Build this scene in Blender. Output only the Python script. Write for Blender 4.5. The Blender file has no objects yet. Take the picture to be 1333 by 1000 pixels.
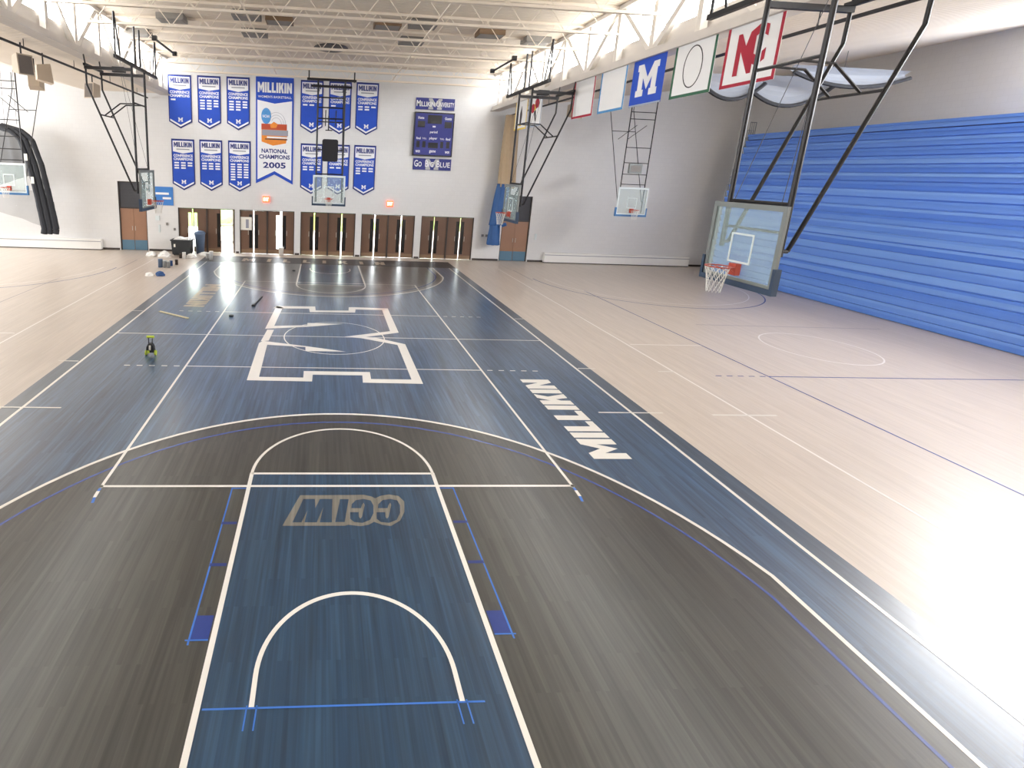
import bpy, bmesh, math, random
from mathutils import Matrix, Vector

# ------------------------------------------------------------------ camera, world, light, exposure
SC = bpy.context.scene
COL = SC.collection
RM = ((0.9974245, -0.0600047, 0.0392907), (0.0254858, -0.2155468, -0.9761609), (0.0670432, 0.9746481, -0.2134624))
CP = (-0.54789, -3.42468, 5.90957)
FPX, CX, CY = 670.446, 462.434, 368.289
cam = bpy.data.cameras.new('camera'); cam_o = bpy.data.objects.new('camera', cam); COL.objects.link(cam_o)
cam.sensor_fit = 'HORIZONTAL'; cam.sensor_width = 36.0; cam.lens = FPX / 1333 * 36
cam.shift_x = (666.5 - CX) / 1333; cam.shift_y = (CY - 500) / 1333
cam.clip_start = 0.05; cam.clip_end = 400
r0, r1, r2 = RM
cam_o.matrix_world = Matrix(((r0[0], -r1[0], -r2[0], CP[0]), (r0[1], -r1[1], -r2[1], CP[1]), (r0[2], -r1[2], -r2[2], CP[2]), (0, 0, 0, 1)))
SC.camera = cam_o
SC.view_settings.view_transform = 'Standard'
SC.view_settings.look = 'None'
SC.view_settings.gamma = 1.0
SC.view_settings.use_curve_mapping = False
SC.view_settings.exposure = 0.15
SC.cycles.caustics_reflective = False; SC.cycles.caustics_refractive = False; SC.cycles.sample_clamp_indirect = 4.0

world = bpy.data.worlds.new('world'); SC.world = world; world.use_nodes = True
bg = world.node_tree.nodes['Background']; bg.inputs[0].default_value = (0.93, 0.97, 1.0, 1); bg.inputs[1].default_value = 18.0

def area(name, loc, rot, sx, sy, power, col=(1, 1, 1)):
    l = bpy.data.lights.new(name, 'AREA'); l.shape = 'RECTANGLE'; l.size = sx; l.size_y = sy; l.energy = power; l.color = col
    o = bpy.data.objects.new(name, l); COL.objects.link(o); o.location = loc; o.rotation_euler = rot
    return o
PI = math.pi
# the sky (world) enters by the doors and the clerestory; the clerestory strips seen in the photograph, and daylight from the side windows out of the picture
area('daylight_clerestory_west', (-11.55, 12.0, 11.76), (0, -math.radians(90), 0), 1.15, 39.0, 2000, (0.98, 0.99, 1.0))
area('daylight_clerestory_east', (11.55, 12.0, 11.76), (0, math.radians(90), 0), 1.15, 39.0, 2000, (0.98, 0.99, 1.0))
area('window_left_offscreen', (-26.72, 19.0, 7.6), (0, -math.radians(90), 0), 5.0, 24.0, 4300, (0.96, 0.98, 1.0))
area('window_right_offscreen', (28.12, 4.25, 11.1), (0, math.radians(90), 0), 2.6, 22.5, 6000, (0.96, 0.98, 1.0))

# ------------------------------------------------------------------ helpers
def px(u, v, ax=2, val=0.0):
    """photo pixel -> point where its ray meets the plane axis = val"""
    a, b = (u - CX) / FPX, (v - CY) / FPX
    d = [RM[0][i] * a + RM[1][i] * b + RM[2][i] for i in range(3)]
    t = (val - CP[ax]) / d[ax]
    return tuple(CP[i] + t * d[i] for i in range(3))
def fl(u, v):
    p = px(u, v); return (p[0], p[1])
def lin(c):
    return tuple((x / 12.92 if x <= 0.04045 else ((x + 0.055) / 1.055) ** 2.4) for x in (v / 255 for v in c))

M = {}
def mat(name, rgb, rough=0.5, metal=0.0, spec=0.5, var=0.0, scale=3.0, bump=0.0, coat=0.0):
    m = bpy.data.materials.new(name); m.use_nodes = True; nt = m.node_tree; b = nt.nodes['Principled BSDF']
    c = lin(rgb); b.inputs['Base Color'].default_value = (*c, 1)
    b.inputs['Roughness'].default_value = rough; b.inputs['Metallic'].default_value = metal
    b.inputs['Specular IOR Level'].default_value = spec; b.inputs['Coat Weight'].default_value = coat; b.inputs['Coat Roughness'].default_value = 0.3
    if var or bump:
        tc = nt.nodes.new('ShaderNodeTexCoord'); nz = nt.nodes.new('ShaderNodeTexNoise'); nz.inputs['Scale'].default_value = scale; nz.inputs['Detail'].default_value = 4
        nt.links.new(tc.outputs['Object'], nz.inputs['Vector'])
        if var:
            mx = nt.nodes.new('ShaderNodeMix'); mx.data_type = 'RGBA'
            mx.inputs['A'].default_value = (*[max(0, x * (1 - var)) for x in c], 1); mx.inputs['B'].default_value = (*[min(1, x * (1 + var)) for x in c], 1)
            nt.links.new(nz.outputs['Fac'], mx.inputs['Factor']); nt.links.new(mx.outputs['Result'], b.inputs['Base Color'])
        if bump:
            bp = nt.nodes.new('ShaderNodeBump'); bp.inputs['Strength'].default_value = bump; bp.inputs['Distance'].default_value = 0.02
            nt.links.new(nz.outputs['Fac'], bp.inputs['Height']); nt.links.new(bp.outputs['Normal'], b.inputs['Normal'])
    M[name] = m
    return m

def wood(name, c1, c2, seam, rough, streak=0.25, plank=0.06, coat=0.0):
    """strip floor: boards run along Y, random board tone, long grain streaks"""
    m = bpy.data.materials.new(name); m.use_nodes = True; nt = m.node_tree; b = nt.nodes['Principled BSDF']; N = nt.nodes; L = nt.links
    geo = N.new('ShaderNodeNewGeometry')
    mp = N.new('ShaderNodeMapping'); mp.inputs['Rotation'].default_value = (0, 0, PI / 2); L.new(geo.outputs['Position'], mp.inputs['Vector'])
    br = N.new('ShaderNodeTexBrick'); br.offset = 0.37; br.inputs['Scale'].default_value = 1.0; br.inputs['Brick Width'].default_value = 1.3
    br.inputs['Row Height'].default_value = plank; br.inputs['Mortar Size'].default_value = 0.0
    br.inputs['Color1'].default_value = (*lin(c1), 1); br.inputs['Color2'].default_value = (*lin(c2), 1); br.inputs['Mortar'].default_value = (*lin(seam), 1)
    L.new(mp.outputs['Vector'], br.inputs['Vector'])
    def streaks(sx, sy, det):
        q = N.new('ShaderNodeMapping'); q.inputs['Scale'].default_value = (sx, sy, 1); L.new(geo.outputs['Position'], q.inputs['Vector'])
        nz = N.new('ShaderNodeTexNoise'); nz.inputs['Scale'].default_value = 1.0; nz.inputs['Detail'].default_value = det; L.new(q.outputs['Vector'], nz.inputs['Vector']); return nz
    n1 = streaks(5.0, 0.30, 3); n2 = streaks(24.0, 0.7, 1)
    ad = N.new('ShaderNodeMath'); ad.operation = 'ADD'; L.new(n1.outputs['Fac'], ad.inputs[0]); L.new(n2.outputs['Fac'], ad.inputs[1])
    mr = N.new('ShaderNodeMapRange'); mr.inputs['From Min'].default_value = 0.65; mr.inputs['From Max'].default_value = 1.35
    mr.inputs['To Min'].default_value = 1 - streak; mr.inputs['To Max'].default_value = 1 + streak; L.new(ad.outputs[0], mr.inputs['Value'])
    mx = N.new('ShaderNodeMix'); mx.data_type = 'RGBA'; mx.blend_type = 'MULTIPLY'; mx.inputs['Factor'].default_value = 1.0
    L.new(br.outputs['Color'], mx.inputs['A']); L.new(mr.outputs['Result'], mx.inputs['B']); L.new(mx.outputs['Result'], b.inputs['Base Color'])
    b.inputs['Roughness'].default_value = rough
    b.inputs['Coat Weight'].default_value = coat; b.inputs['Coat Roughness'].default_value = 0.33
    M[name] = m
    return m

FR = 0.21
wood('maple', (199, 187, 175), (194, 181, 168), (182, 167, 152), 0.36, 0.09, coat=0.25)
wood('blue_stain', (62, 86, 112), (44, 68, 94), (42, 64, 88), FR, 0.42, coat=1.0)
wood('lane_stain', (42, 70, 94), (27, 55, 80), (26, 50, 72), FR, 0.38, coat=0.9)
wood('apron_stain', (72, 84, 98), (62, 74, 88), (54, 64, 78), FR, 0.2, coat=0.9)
wood('grey_stain', (70, 69, 65), (55, 54, 51), (58, 57, 53), 0.3, 0.34, coat=0.5)
wood('bare_wood', (176, 160, 140), (164, 148, 128), (120, 104, 88), 0.3, 0.12)
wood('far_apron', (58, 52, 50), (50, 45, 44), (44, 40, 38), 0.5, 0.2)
wood('bare_grey', (126, 122, 114), (118, 114, 106), (106, 102, 95), 0.25, 0.15)
mat('line_white', (236, 231, 222), 0.22, coat=0.9, var=0.04, scale=6)
mat('line_blue', (62, 80, 144), 0.24, coat=0.5, var=0.06, scale=6)
mat('line_faint', (232, 226, 220), 0.3, var=0.03, scale=6)
mat('line_dark', (140, 128, 130), 0.3, var=0.06, scale=6)
mat('tape_blue', (58, 112, 196), 0.45, var=0.05, scale=9)
mat('block_navy', (44, 62, 128), 0.3, var=0.08, scale=9)
mat('ceiling_paint', (234, 223, 208), 0.8, var=0.06, scale=1.2)
mat('steel_paint', (226, 220, 212), 0.6, var=0.05, scale=2)
mat('fascia_paint', (206, 200, 194), 0.7, var=0.08, scale=1.5)
mat('black_steel', (34, 32, 34), 0.45, 0.3, var=0.15, scale=5)
mat('dark_cable', (60, 58, 60), 0.6, var=0.05)
mat('frame_grey', (120, 124, 122), 0.45, 0.2, var=0.08, scale=4)
mat('mast_grey', (84, 88, 94), 0.5, 0.2, var=0.08, scale=4)
mat('frame_white', (214, 222, 222), 0.45, var=0.04, scale=4)
mat('pad_navy', (38, 58, 82), 0.6, var=0.1, scale=6)
mat('pad_blue', (60, 110, 160), 0.6, var=0.1, scale=6)
mat('rim_orange', (176, 62, 40), 0.45, var=0.08, scale=8)
mat('net_cord', (226, 222, 214), 0.8, var=0.05, scale=20)
mat('door_brown', (104, 78, 62), 0.45, var=0.18, scale=1.4)
mat('door_tan', (150, 112, 88), 0.45, var=0.12, scale=1.4)
mat('door_kick', (128, 104, 80), 0.4, var=0.12, scale=2)
mat('kick_blue', (84, 118, 140), 0.45, var=0.06, scale=2)
mat('frame_dark', (60, 52, 48), 0.5, var=0.1, scale=3)
mat('louver_grey', (96, 96, 100), 0.5, 0.2, var=0.08, scale=3)
mat('glass_dark', (26, 24, 24), 0.12, var=0.1, scale=3)
mat('alu', (196, 198, 190), 0.4, 0.4, var=0.05, scale=3)
mat('banner_blue', (28, 72, 178), 0.75, var=0.10, scale=2.5, bump=0.1)
mat('banner_navy', (34, 46, 112), 0.75, var=0.08, scale=3)
mat('banner_white', (232, 232, 234), 0.75, var=0.03, scale=3)
mat('banner_cloth', (230, 229, 228), 0.8, var=0.04, scale=2)
mat('letter_navy', (40, 50, 116), 0.7, var=0.05, scale=5)
mat('letter_grey', (150, 150, 160), 0.7, var=0.05, scale=5)
mat('letter_silver', (176, 176, 178), 0.6, var=0.08, scale=5)
mat('border_red', (158, 26, 50), 0.75, var=0.06, scale=4)
mat('border_blue', (76, 136, 186), 0.75, var=0.06, scale=4)
mat('border_green', (44, 92, 68), 0.75, var=0.06, scale=4)
mat('border_gold', (222, 190, 70), 0.75, var=0.06, scale=4)
mat('border_grey', (150, 160, 176), 0.75, var=0.06, scale=4)
mat('emblem_sky', (74, 140, 200), 0.7, var=0.12, scale=6)
mat('emblem_orange', (216, 130, 44), 0.7, var=0.15, scale=6)
mat('emblem_rust', (178, 72, 40), 0.7, var=0.15, scale=6)
mat('emblem_dark', (54, 50, 52), 0.7, var=0.1, scale=6)
mat('score_navy', (40, 46, 122), 0.5, var=0.1, scale=3)
mat('score_black', (24, 24, 30), 0.35, var=0.1, scale=6)
mat('sign_blue', (58, 122, 196), 0.6, var=0.08, scale=3)
mat('paper_white', (236, 232, 222), 0.8, var=0.03, scale=5)
mat('heater_white', (238, 236, 232), 0.5, var=0.03, scale=2)
mat('speaker_beige', (196, 180, 160), 0.7, var=0.05, scale=5)
mat('speaker_grille', (112, 104, 98), 0.9, var=0.1, scale=20)
mat('curtain_tan', (178, 156, 128), 0.85, var=0.08, scale=4)
mat('curtain_blue', (42, 88, 146), 0.6, var=0.1, scale=4)
mat('net_black', (44, 46, 52), 0.8, var=0.2, scale=6)
mat('bin_black', (40, 42, 44), 0.55, var=0.15, scale=6)
mat('can_blue', (92, 112, 140), 0.5, var=0.1, scale=6)
mat('can_steel', (170, 176, 182), 0.35, 0.6, var=0.06, scale=6)
mat('bag_white', (236, 234, 230), 0.6, var=0.06, scale=6)
mat('rag_blue', (52, 84, 134), 0.8, var=0.12, scale=9)
mat('yellow_plastic', (190, 206, 72), 0.45, var=0.06, scale=9)
mat('stick_wood', (206, 196, 164), 0.6, var=0.08, scale=9)
mat('fixture_grey', (128, 124, 120), 0.6, var=0.05, scale=5)
mat('fixture_brown', (116, 92, 68), 0.6, var=0.08, scale=5)
mat('soot_grey', (96, 92, 90), 0.8, var=0.2, scale=3)
mat('skin_wall', (226, 226, 226), 0.8)
mat('ground_pale', (214, 212, 204), 0.9, var=0.06, scale=0.5)
mat('rail_grey', (128, 134, 144), 0.4, 0.4, var=0.05, scale=4)

def wallmat():
    m = bpy.data.materials.new('painted_block'); m.use_nodes = True; nt = m.node_tree; b = nt.nodes['Principled BSDF']; N = nt.nodes; L = nt.links
    b.inputs['Roughness'].default_value = 0.6
    geo = N.new('ShaderNodeNewGeometry'); sp = N.new('ShaderNodeSeparateXYZ'); L.new(geo.outputs['Position'], sp.inputs[0])
    ad = N.new('ShaderNodeMath'); ad.operation = 'ADD'; L.new(sp.outputs['X'], ad.inputs[0]); L.new(sp.outputs['Y'], ad.inputs[1])
    cb = N.new('ShaderNodeCombineXYZ'); L.new(ad.outputs[0], cb.inputs['X']); L.new(sp.outputs['Z'], cb.inputs['Y'])
    br = N.new('ShaderNodeTexBrick'); br.inputs['Scale'].default_value = 1; br.inputs['Brick Width'].default_value = 0.4; br.inputs['Row Height'].default_value = 0.28; br.inputs['Mortar Size'].default_value = 0.008
    br.inputs['Color1'].default_value = (*lin((219, 218, 217)), 1); br.inputs['Color2'].default_value = (*lin((217, 216, 215)), 1); br.inputs['Mortar'].default_value = (*lin((213, 212, 211)), 1)
    L.new(cb.outputs[0], br.inputs['Vector']); L.new(br.outputs['Color'], b.inputs['Base Color'])
    M['painted_block'] = m
wallmat()

def deckmat(name, ca, cb_):
    m = bpy.data.materials.new(name); m.use_nodes = True; nt = m.node_tree; b = nt.nodes['Principled BSDF']; N = nt.nodes; L = nt.links
    b.inputs['Roughness'].default_value = 0.85
    geo = N.new('ShaderNodeNewGeometry')
    wv = N.new('ShaderNodeTexWave'); wv.bands_direction = 'Y'; wv.inputs['Scale'].default_value = 1.6; wv.inputs['Distortion'].default_value = 0.3; L.new(geo.outputs['Position'], wv.inputs['Vector'])
    nz = N.new('ShaderNodeTexNoise'); nz.inputs['Scale'].default_value = 0.7; nz.inputs['Detail'].default_value = 6; L.new(geo.outputs['Position'], nz.inputs['Vector'])
    mx = N.new('ShaderNodeMix'); mx.data_type = 'RGBA'; mx.inputs['A'].default_value = (*lin(ca), 1); mx.inputs['B'].default_value = (*lin(cb_), 1)
    L.new(nz.outputs['Fac'], mx.inputs['Factor']); L.new(mx.outputs['Result'], b.inputs['Base Color'])
    bp = N.new('ShaderNodeBump'); bp.inputs['Strength'].default_value = 0.6; bp.inputs['Distance'].default_value = 0.06; L.new(wv.outputs['Fac'], bp.inputs['Height']); L.new(bp.outputs['Normal'], b.inputs['Normal'])
    M[name] = m
deckmat('roof_deck', (226, 214, 198), (240, 229, 214))

def seethrough(name, rgb, alpha, gloss=0.08):
    """clear sheet or open mesh: part of the light passes, the rest meets the tinted surface"""
    m = bpy.data.materials.new(name); m.use_nodes = True; nt = m.node_tree; N = nt.nodes; L = nt.links; N.clear()
    out = N.new('ShaderNodeOutputMaterial'); tr = N.new('ShaderNodeBsdfTransparent'); df = N.new('ShaderNodeBsdfPrincipled')
    df.inputs['Base Color'].default_value = (*lin(rgb), 1); df.inputs['Roughness'].default_value = gloss
    mx = N.new('ShaderNodeMixShader'); mx.inputs[0].default_value = alpha
    L.new(tr.outputs[0], mx.inputs[1]); L.new(df.outputs[0], mx.inputs[2]); L.new(mx.outputs[0], out.inputs[0]); M[name] = m
seethrough('board_glass', (196, 216, 214), 0.24, 0.55)
seethrough('window_glass', (220, 235, 235), 0.10)
seethrough('mesh_net', (52, 56, 62), 0.72, 0.8)
seethrough('mesh_net_thin', (70, 74, 80), 0.30, 0.8)
seethrough('net_plastic', (190, 200, 216), 0.45, 0.4)

def glow(name, rgb, s):
    m = bpy.data.materials.new(name); m.use_nodes = True; b = m.node_tree.nodes['Principled BSDF']
    b.inputs['Base Color'].default_value = (*lin(rgb), 1); b.inputs['Emission Color'].default_value = (*lin(rgb), 1); b.inputs['Emission Strength'].default_value = s; M[name] = m
glow('exit_red', (255, 92, 60), 2.2); glow('exit_letters', (255, 220, 170), 5.0)

def bleachermat():
    m = bpy.data.materials.new('bleacher_blue'); m.use_nodes = True; nt = m.node_tree; b = nt.nodes['Principled BSDF']; N = nt.nodes; L = nt.links
    b.inputs['Roughness'].default_value = 0.28
    oi = N.new('ShaderNodeObjectInfo'); mx = N.new('ShaderNodeMix'); mx.data_type = 'RGBA'
    mx.inputs['A'].default_value = (*lin((84, 132, 226)), 1); mx.inputs['B'].default_value = (*lin((128, 172, 242)), 1)
    L.new(oi.outputs['Random'], mx.inputs['Factor']); L.new(mx.outputs['Result'], b.inputs['Base Color']); M['bleacher_blue'] = m
bleachermat()

class MB:
    """collects boxes, tubes, polygons; build() links them as one mesh object"""
    def __init__(s): s.v = []; s.f = []
    def box(s, x0, x1, y0, y1, z0, z1):
        n = len(s.v); s.v += [(x, y, z) for z in (z0, z1) for y in (y0, y1) for x in (x0, x1)]
        s.f += [tuple(n + i for i in q) for q in ((0, 2, 3, 1), (4, 5, 7, 6), (0, 1, 5, 4), (2, 6, 7, 3), (0, 4, 6, 2), (1, 3, 7, 5))]; return s
    def tube(s, p, q, r, k=6, r2=None):
        p, q = Vector(p), Vector(q); d = (q - p).normalized(); a = d.orthogonal().normalized(); b = d.cross(a); n = len(s.v); r2 = r if r2 is None else r2
        for c, rr in ((p, r), (q, r2)):
            s.v += [tuple(c + rr * (math.cos(2 * PI * i / k) * a + math.sin(2 * PI * i / k) * b)) for i in range(k)]
        s.f += [(n + i, n + (i + 1) % k, n + k + (i + 1) % k, n + k + i) for i in range(k)]
        s.f += [tuple(n + k - 1 - i for i in range(k)), tuple(n + k + i for i in range(k))]; return s
    def path(s, pts, r, k=6):
        for p, q in zip(pts, pts[1:]): s.tube(p, q, r, k)
        return s
    def poly(s, pts):
        n = len(s.v); s.v += [tuple(p) for p in pts]; s.f.append(tuple(range(n, n + len(pts)))); return s
    def flat(s, pts, z):
        a = sum(p[0] * q[1] - q[0] * p[1] for p, q in zip(pts, pts[1:] + pts[:1]))
        return s.poly([(p[0], p[1], z) for p in (pts if a > 0 else pts[::-1])])
    def prism(s, pts, y0, y1):
        """outline in (x, z) given thickness along y; the face at y0 looks to -y"""
        a = sum(p[0] * q[1] - q[0] * p[1] for p, q in zip(pts, pts[1:] + pts[:1])); pts = pts if a > 0 else pts[::-1]
        n = len(s.v); k = len(pts); s.v += [(p[0], y0, p[1]) for p in pts] + [(p[0], y1, p[1]) for p in pts]
        s.f += [tuple(range(n, n + k)), tuple(n + k + i for i in reversed(range(k)))] + [(n + i, n + k + i, n + k + (i + 1) % k, n + (i + 1) % k) for i in range(k)]; return s
    def lathe(s, prof, k=16, c=(0, 0, 0)):
        n = len(s.v)
        for r, z in prof: s.v += [(c[0] + r * math.cos(2 * PI * i / k), c[1] + r * math.sin(2 * PI * i / k), c[2] + z) for i in range(k)]
        for j in range(len(prof) - 1): s.f += [(n + j * k + i, n + j * k + (i + 1) % k, n + (j + 1) * k + (i + 1) % k, n + (j + 1) * k + i) for i in range(k)]
        s.f += [tuple(n + k - 1 - i for i in range(k)), tuple(n + (len(prof) - 1) * k + i for i in range(k))]; return s
    def mesh(s, name):
        m = bpy.data.meshes.new(name); m.from_pydata(s.v, [], s.f); m.update(); return m
    def build(s, name, material, parent=None, smooth=False):
        return link(name, s.mesh(name), material, parent, smooth)
def link(name, me, material, parent=None, smooth=False):
    o = bpy.data.objects.new(name, me); COL.objects.link(o)
    if material and not me.materials: me.materials.append(M[material])
    if parent: o.parent = parent
    if smooth:
        for p in me.polygons: p.use_smooth = True
    return o
def tag(o, label=None, cat=None, group=None, kind=None):
    if label: o['label'] = label
    if cat: o['category'] = cat
    if group: o['group'] = group
    if kind: o['kind'] = kind
    return o
def empty(name, loc, rz=0):
    o = bpy.data.objects.new(name, None); COL.objects.link(o); o.location = loc; o.rotation_euler = (0, 0, rz); return o
_T = {}
def textmesh(t, bold=0.0):
    if (t, bold) not in _T:
        c = bpy.data.curves.new('text', 'FONT'); c.body = t; c.resolution_u = 2; c.offset = bold; o = bpy.data.objects.new('text', c); COL.objects.link(o)
        bpy.context.view_layer.update()
        dg = bpy.context.evaluated_depsgraph_get(); me = bpy.data.meshes.new_from_object(o.evaluated_get(dg)); bpy.data.objects.remove(o); _T[(t, bold)] = me
    return _T[(t, bold)]
def text(name, t, material, parent, x0, x1, z0, z1, y, bold=0.0):
    """upright lettering fitted to the box x0..x1, z0..z1 on the plane y, facing -y"""
    src = textmesh(t, bold); xs = [v.co.x for v in src.vertices]; ys = [v.co.y for v in src.vertices]
    sx = (x1 - x0) / (max(xs) - min(xs)); sz = (z1 - z0) / (max(ys) - min(ys)); me = src.copy()
    for v, w in zip(me.vertices, src.vertices): v.co = (x0 + (w.co.x - min(xs)) * sx, y, z0 + (w.co.y - min(ys)) * sz)
    me.materials.clear()
    return link(name, me, material, parent)

# heavy condensed letters, unit height, outlines in (x, y) with their widths
G = {'M': (0.86, [[(0, 0), (.24, 0), (.24, .55), (.43, .1), (.62, .55), (.62, 0), (.86, 0), (.86, 1), (.62, 1), (.43, .58), (.24, 1), (0, 1)]]),
     'I': (0.25, [[(0, 0), (.25, 0), (.25, 1), (0, 1)]]),
     'L': (0.52, [[(0, 0), (.52, 0), (.52, .22), (.25, .22), (.25, 1), (0, 1)]]),
     'K': (0.66, [[(0, 0), (.25, 0), (.25, .3), (.33, .42), (.42, 0), (.68, 0), (.5, .6), (.66, 1), (.41, 1), (.25, .64), (.25, 1), (0, 1)]]),
     'N': (0.68, [[(0, 0), (.24, 0), (.24, .52), (.45, 0), (.68, 0), (.68, 1), (.44, 1), (.44, .48), (.23, 1), (0, 1)]])}
def word(t, gap=0.07):
    x = 0; out = []
    for ch in t:
        w, ps = G[ch]; out.append((ch, [[(x + a, b) for a, b in p] for p in ps])); x += w + gap
    return x - gap, out
BLOCK_M = [(0, 0), (.36, 0), (.36, .2), (.29, .2), (.29, .58), (.5, .2), (.71, .58), (.71, .2), (.64, .2), (.64, 0), (1, 0), (1, .2), (.93, .2), (.93, .8), (1, .8), (1, 1), (.74, 1), (.5, .56), (.26, 1), (0, 1), (0, .8), (.07, .8), (.07, .2), (0, .2)]
def word_wall(mb, t, x0, x1, z0, z1, y):
    w, ls = word(t)
    for ch, ps in ls:
        for p in ps: mb.prism([(x0 + a / w * (x1 - x0), z0 + b * (z1 - z0)) for a, b in p], y, y + 0.004)
    return mb

# ------------------------------------------------------------------ the setting
YW = 32.1
XL, XR, YF = -26.8, 28.2, -9.0
ZD, ZJ = 12.45, 11.4
floor = tag(MB().box(XL, XR, YF, YW + 0.4, -0.3, 0.0).build('floor', 'maple'), 'pale maple strip floor of the gymnasium', kind='structure')
tag(MB().box(-90, 90, YW + 0.4, 120, -0.4, -0.05).build('ground_outside', 'ground_pale'), 'pale paving outside the entrance doors', kind='structure')

BAYS = [(-10.25, -6.47), (-6.15, -2.45), (-2.03, 1.74), (2.16, 5.88), (6.33, 10.05)]
SIDE = [(-14.12, -12.3), (12.05, 14.07)]
HB, HS = 3.0, 4.6
wb = MB()
opens = sorted([(a, b, HB) for a, b in BAYS] + [(a, b, HS) for a, b in SIDE])
x = XL
for a, b, h in opens:
    wb.box(x, a, YW, YW + 0.4, 0, ZD + 0.6); wb.box(a, b, YW, YW + 0.4, h, ZD + 0.6); x = b
wb.box(x, XR, YW, YW + 0.4, 0, ZD + 0.6)
wall_back = tag(wb.build('wall_back', 'painted_block'), 'white painted block end wall with a row of entrance doors', kind='structure')
tag(MB().box(XL - 0.3, XL, YF, YW + 0.4, 0, 13.2).build('wall_left', 'painted_block'), 'white painted side wall', kind='structure')
tag(MB().box(XR, XR + 0.3, YF, YW + 0.4, 0, 14.0).build('wall_right', 'painted_block'), 'white painted side wall behind the bleachers', kind='structure')
tag(MB().box(XL, XR, YF - 0.3, YF, 0, 13.2).build('wall_front', 'painted_block'), 'white painted end wall', kind='structure')
ceil = tag(MB().box(-11.0, 11.0, YF, YW, ZD, ZD + 0.3).build('ceiling', 'roof_deck'), 'beige ribbed roof deck over the court', kind='structure')
def bay(name, pts, label):
    mb = MB(); mb.prism(pts, YF, YW); return tag(mb.build(name, 'roof_deck'), label, kind='structure')
bay('ceiling_west_bay', [(-11.2, 10.22), (-15.8, 10.22), (XL, 12.6), (XL, 12.9), (-15.8, 10.5), (-11.2, 10.5)], 'beige lower ceiling of the bay beside the black net')
bay('ceiling_east_bay', [(11.2, 10.3), (XR, 12.8), (XR, 13.1), (11.2, 10.6)], 'beige lower ceiling of the bay over the bleachers')
# baseboard along the end wall
bb = MB(); x = XL
for a, b, h in opens: bb.box(x, a - 0.06, YW - 0.02, YW - 0.001, 0.001, 0.14); x = b + 0.06
bb.box(x, XR, YW - 0.02, YW - 0.001, 0.001, 0.14)
tag(bb.build('baseboard_back', 'frame_dark'), 'dark rubber baseboard along the end wall', kind='structure')

# roof trusses with the clerestory between them
def make_truss(sx, name, lab):
    X = 10.8 * sx
    root = MB().box(X - 0.2, X + 0.2, YF, YW, 10.2, 10.42).build(name, 'fascia_paint')
    MB().box(X - 0.3, X + 0.3, YF, YW, 10.12, 10.2).build('bottom_flange', 'fascia_paint', root)
    MB().box(X - 0.2, X + 0.2, YF, YW, 12.28, 12.44).build('top_chord', 'steel_paint', root)
    tag(root, lab, kind='structure')
    post = MB().box(-0.11, 0.11, -0.11, 0.11, 0, 1.88).mesh('post'); post.materials.append(M['steel_paint'])
    dm = {}
    for s in (-1, 1):
        d = MB().tube((0, 0.1 * s, 0), (0, 2.1 * s, 1.88), 0.13, 4).mesh('diagonal'); d.materials.append(M['steel_paint']); dm[s] = d
    y = 19.8 - 4.6 * 6; k = 0
    while y < YW - 0.2:
        if y > YF + 0.3: p = link('post', post, None, root); p.location = (X, y, 10.41)
        if k % 2 == 0:
            for s in (-1, 1):
                if YF < y + 2.2 * s < YW: p = link('diagonal', dm[s], None, root); p.location = (X, y, 10.41)
        y += 2.3; k += 1
    return root
make_truss(-1, 'truss_west', 'off-white roof truss over the side bay with the black net')
make_truss(1, 'truss_east', 'off-white roof truss above the row of hanging college banners')
def make_clere(sx, n):
    X = 11.35 * sx
    root = MB().box(X - 0.06, X + 0.06, YF, YW, 11.05, 11.15).build('window_%d' % n, 'steel_paint')
    tag(root, 'bright clerestory window strip behind the roof truss', kind='structure')
    MB().box(X - 0.06, X + 0.06, YF, YW, 12.35, 12.45).build('head_rail', 'steel_paint', root)
    mu = MB().box(-0.05, 0.05, -0.04, 0.04, 0, 1.22).mesh('mullion'); mu.materials.append(M['steel_paint'])
    pn = MB().box(-0.006, 0.006, 0.04, 1.49, 0, 1.2).mesh('pane'); pn.materials.append(M['window_glass'])
    y = YF
    while y < YW:
        p = link('mullion', mu, None, root); p.location = (X, y, 11.14)
        if y + 1.49 < YW: p = link('pane', pn, None, root); p.location = (X, y, 11.15)
        y += 1.53
make_clere(-1, 1); make_clere(1, 2)
for sx in (-1, 1):   # strip of wall between the bay roof and the clerestory sill
    tag(MB().box(11.2 * sx - 0.2, 11.2 * sx + 0.2, YF, YW, 10.32, 11.06).build('trim_%d' % (1 if sx < 0 else 2), 'fascia_paint'), 'plain upstand under the clerestory', kind='structure')

# frames of the side windows
def glazing(name, lab, o, ux, uy, nu, nv):
    """grid of bars on the rectangle o + a*ux + b*uy"""
    o, ux, uy = Vector(o), Vector(ux), Vector(uy); mb = MB()
    for i in range(nu + 1): mb.tube(o + ux * i / nu, o + ux * i / nu + uy, 0.05, 4)
    for j in range(nv + 1): mb.tube(o + uy * j / nv, o + uy * j / nv + ux, 0.05, 4)
    return tag(mb.build(name, 'steel_paint'), lab, kind='structure')
glazing('window_4', 'high window strip above the blue bleachers', (28.06, -7, 9.8), (0, 22.5, 0), (0, 0, 2.6), 11, 1)
glazing('window_5', 'tall window strip in the side wall', (-26.66, 7, 5.1), (0, 24, 0), (0, 0, 5.0), 10, 2)

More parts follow.
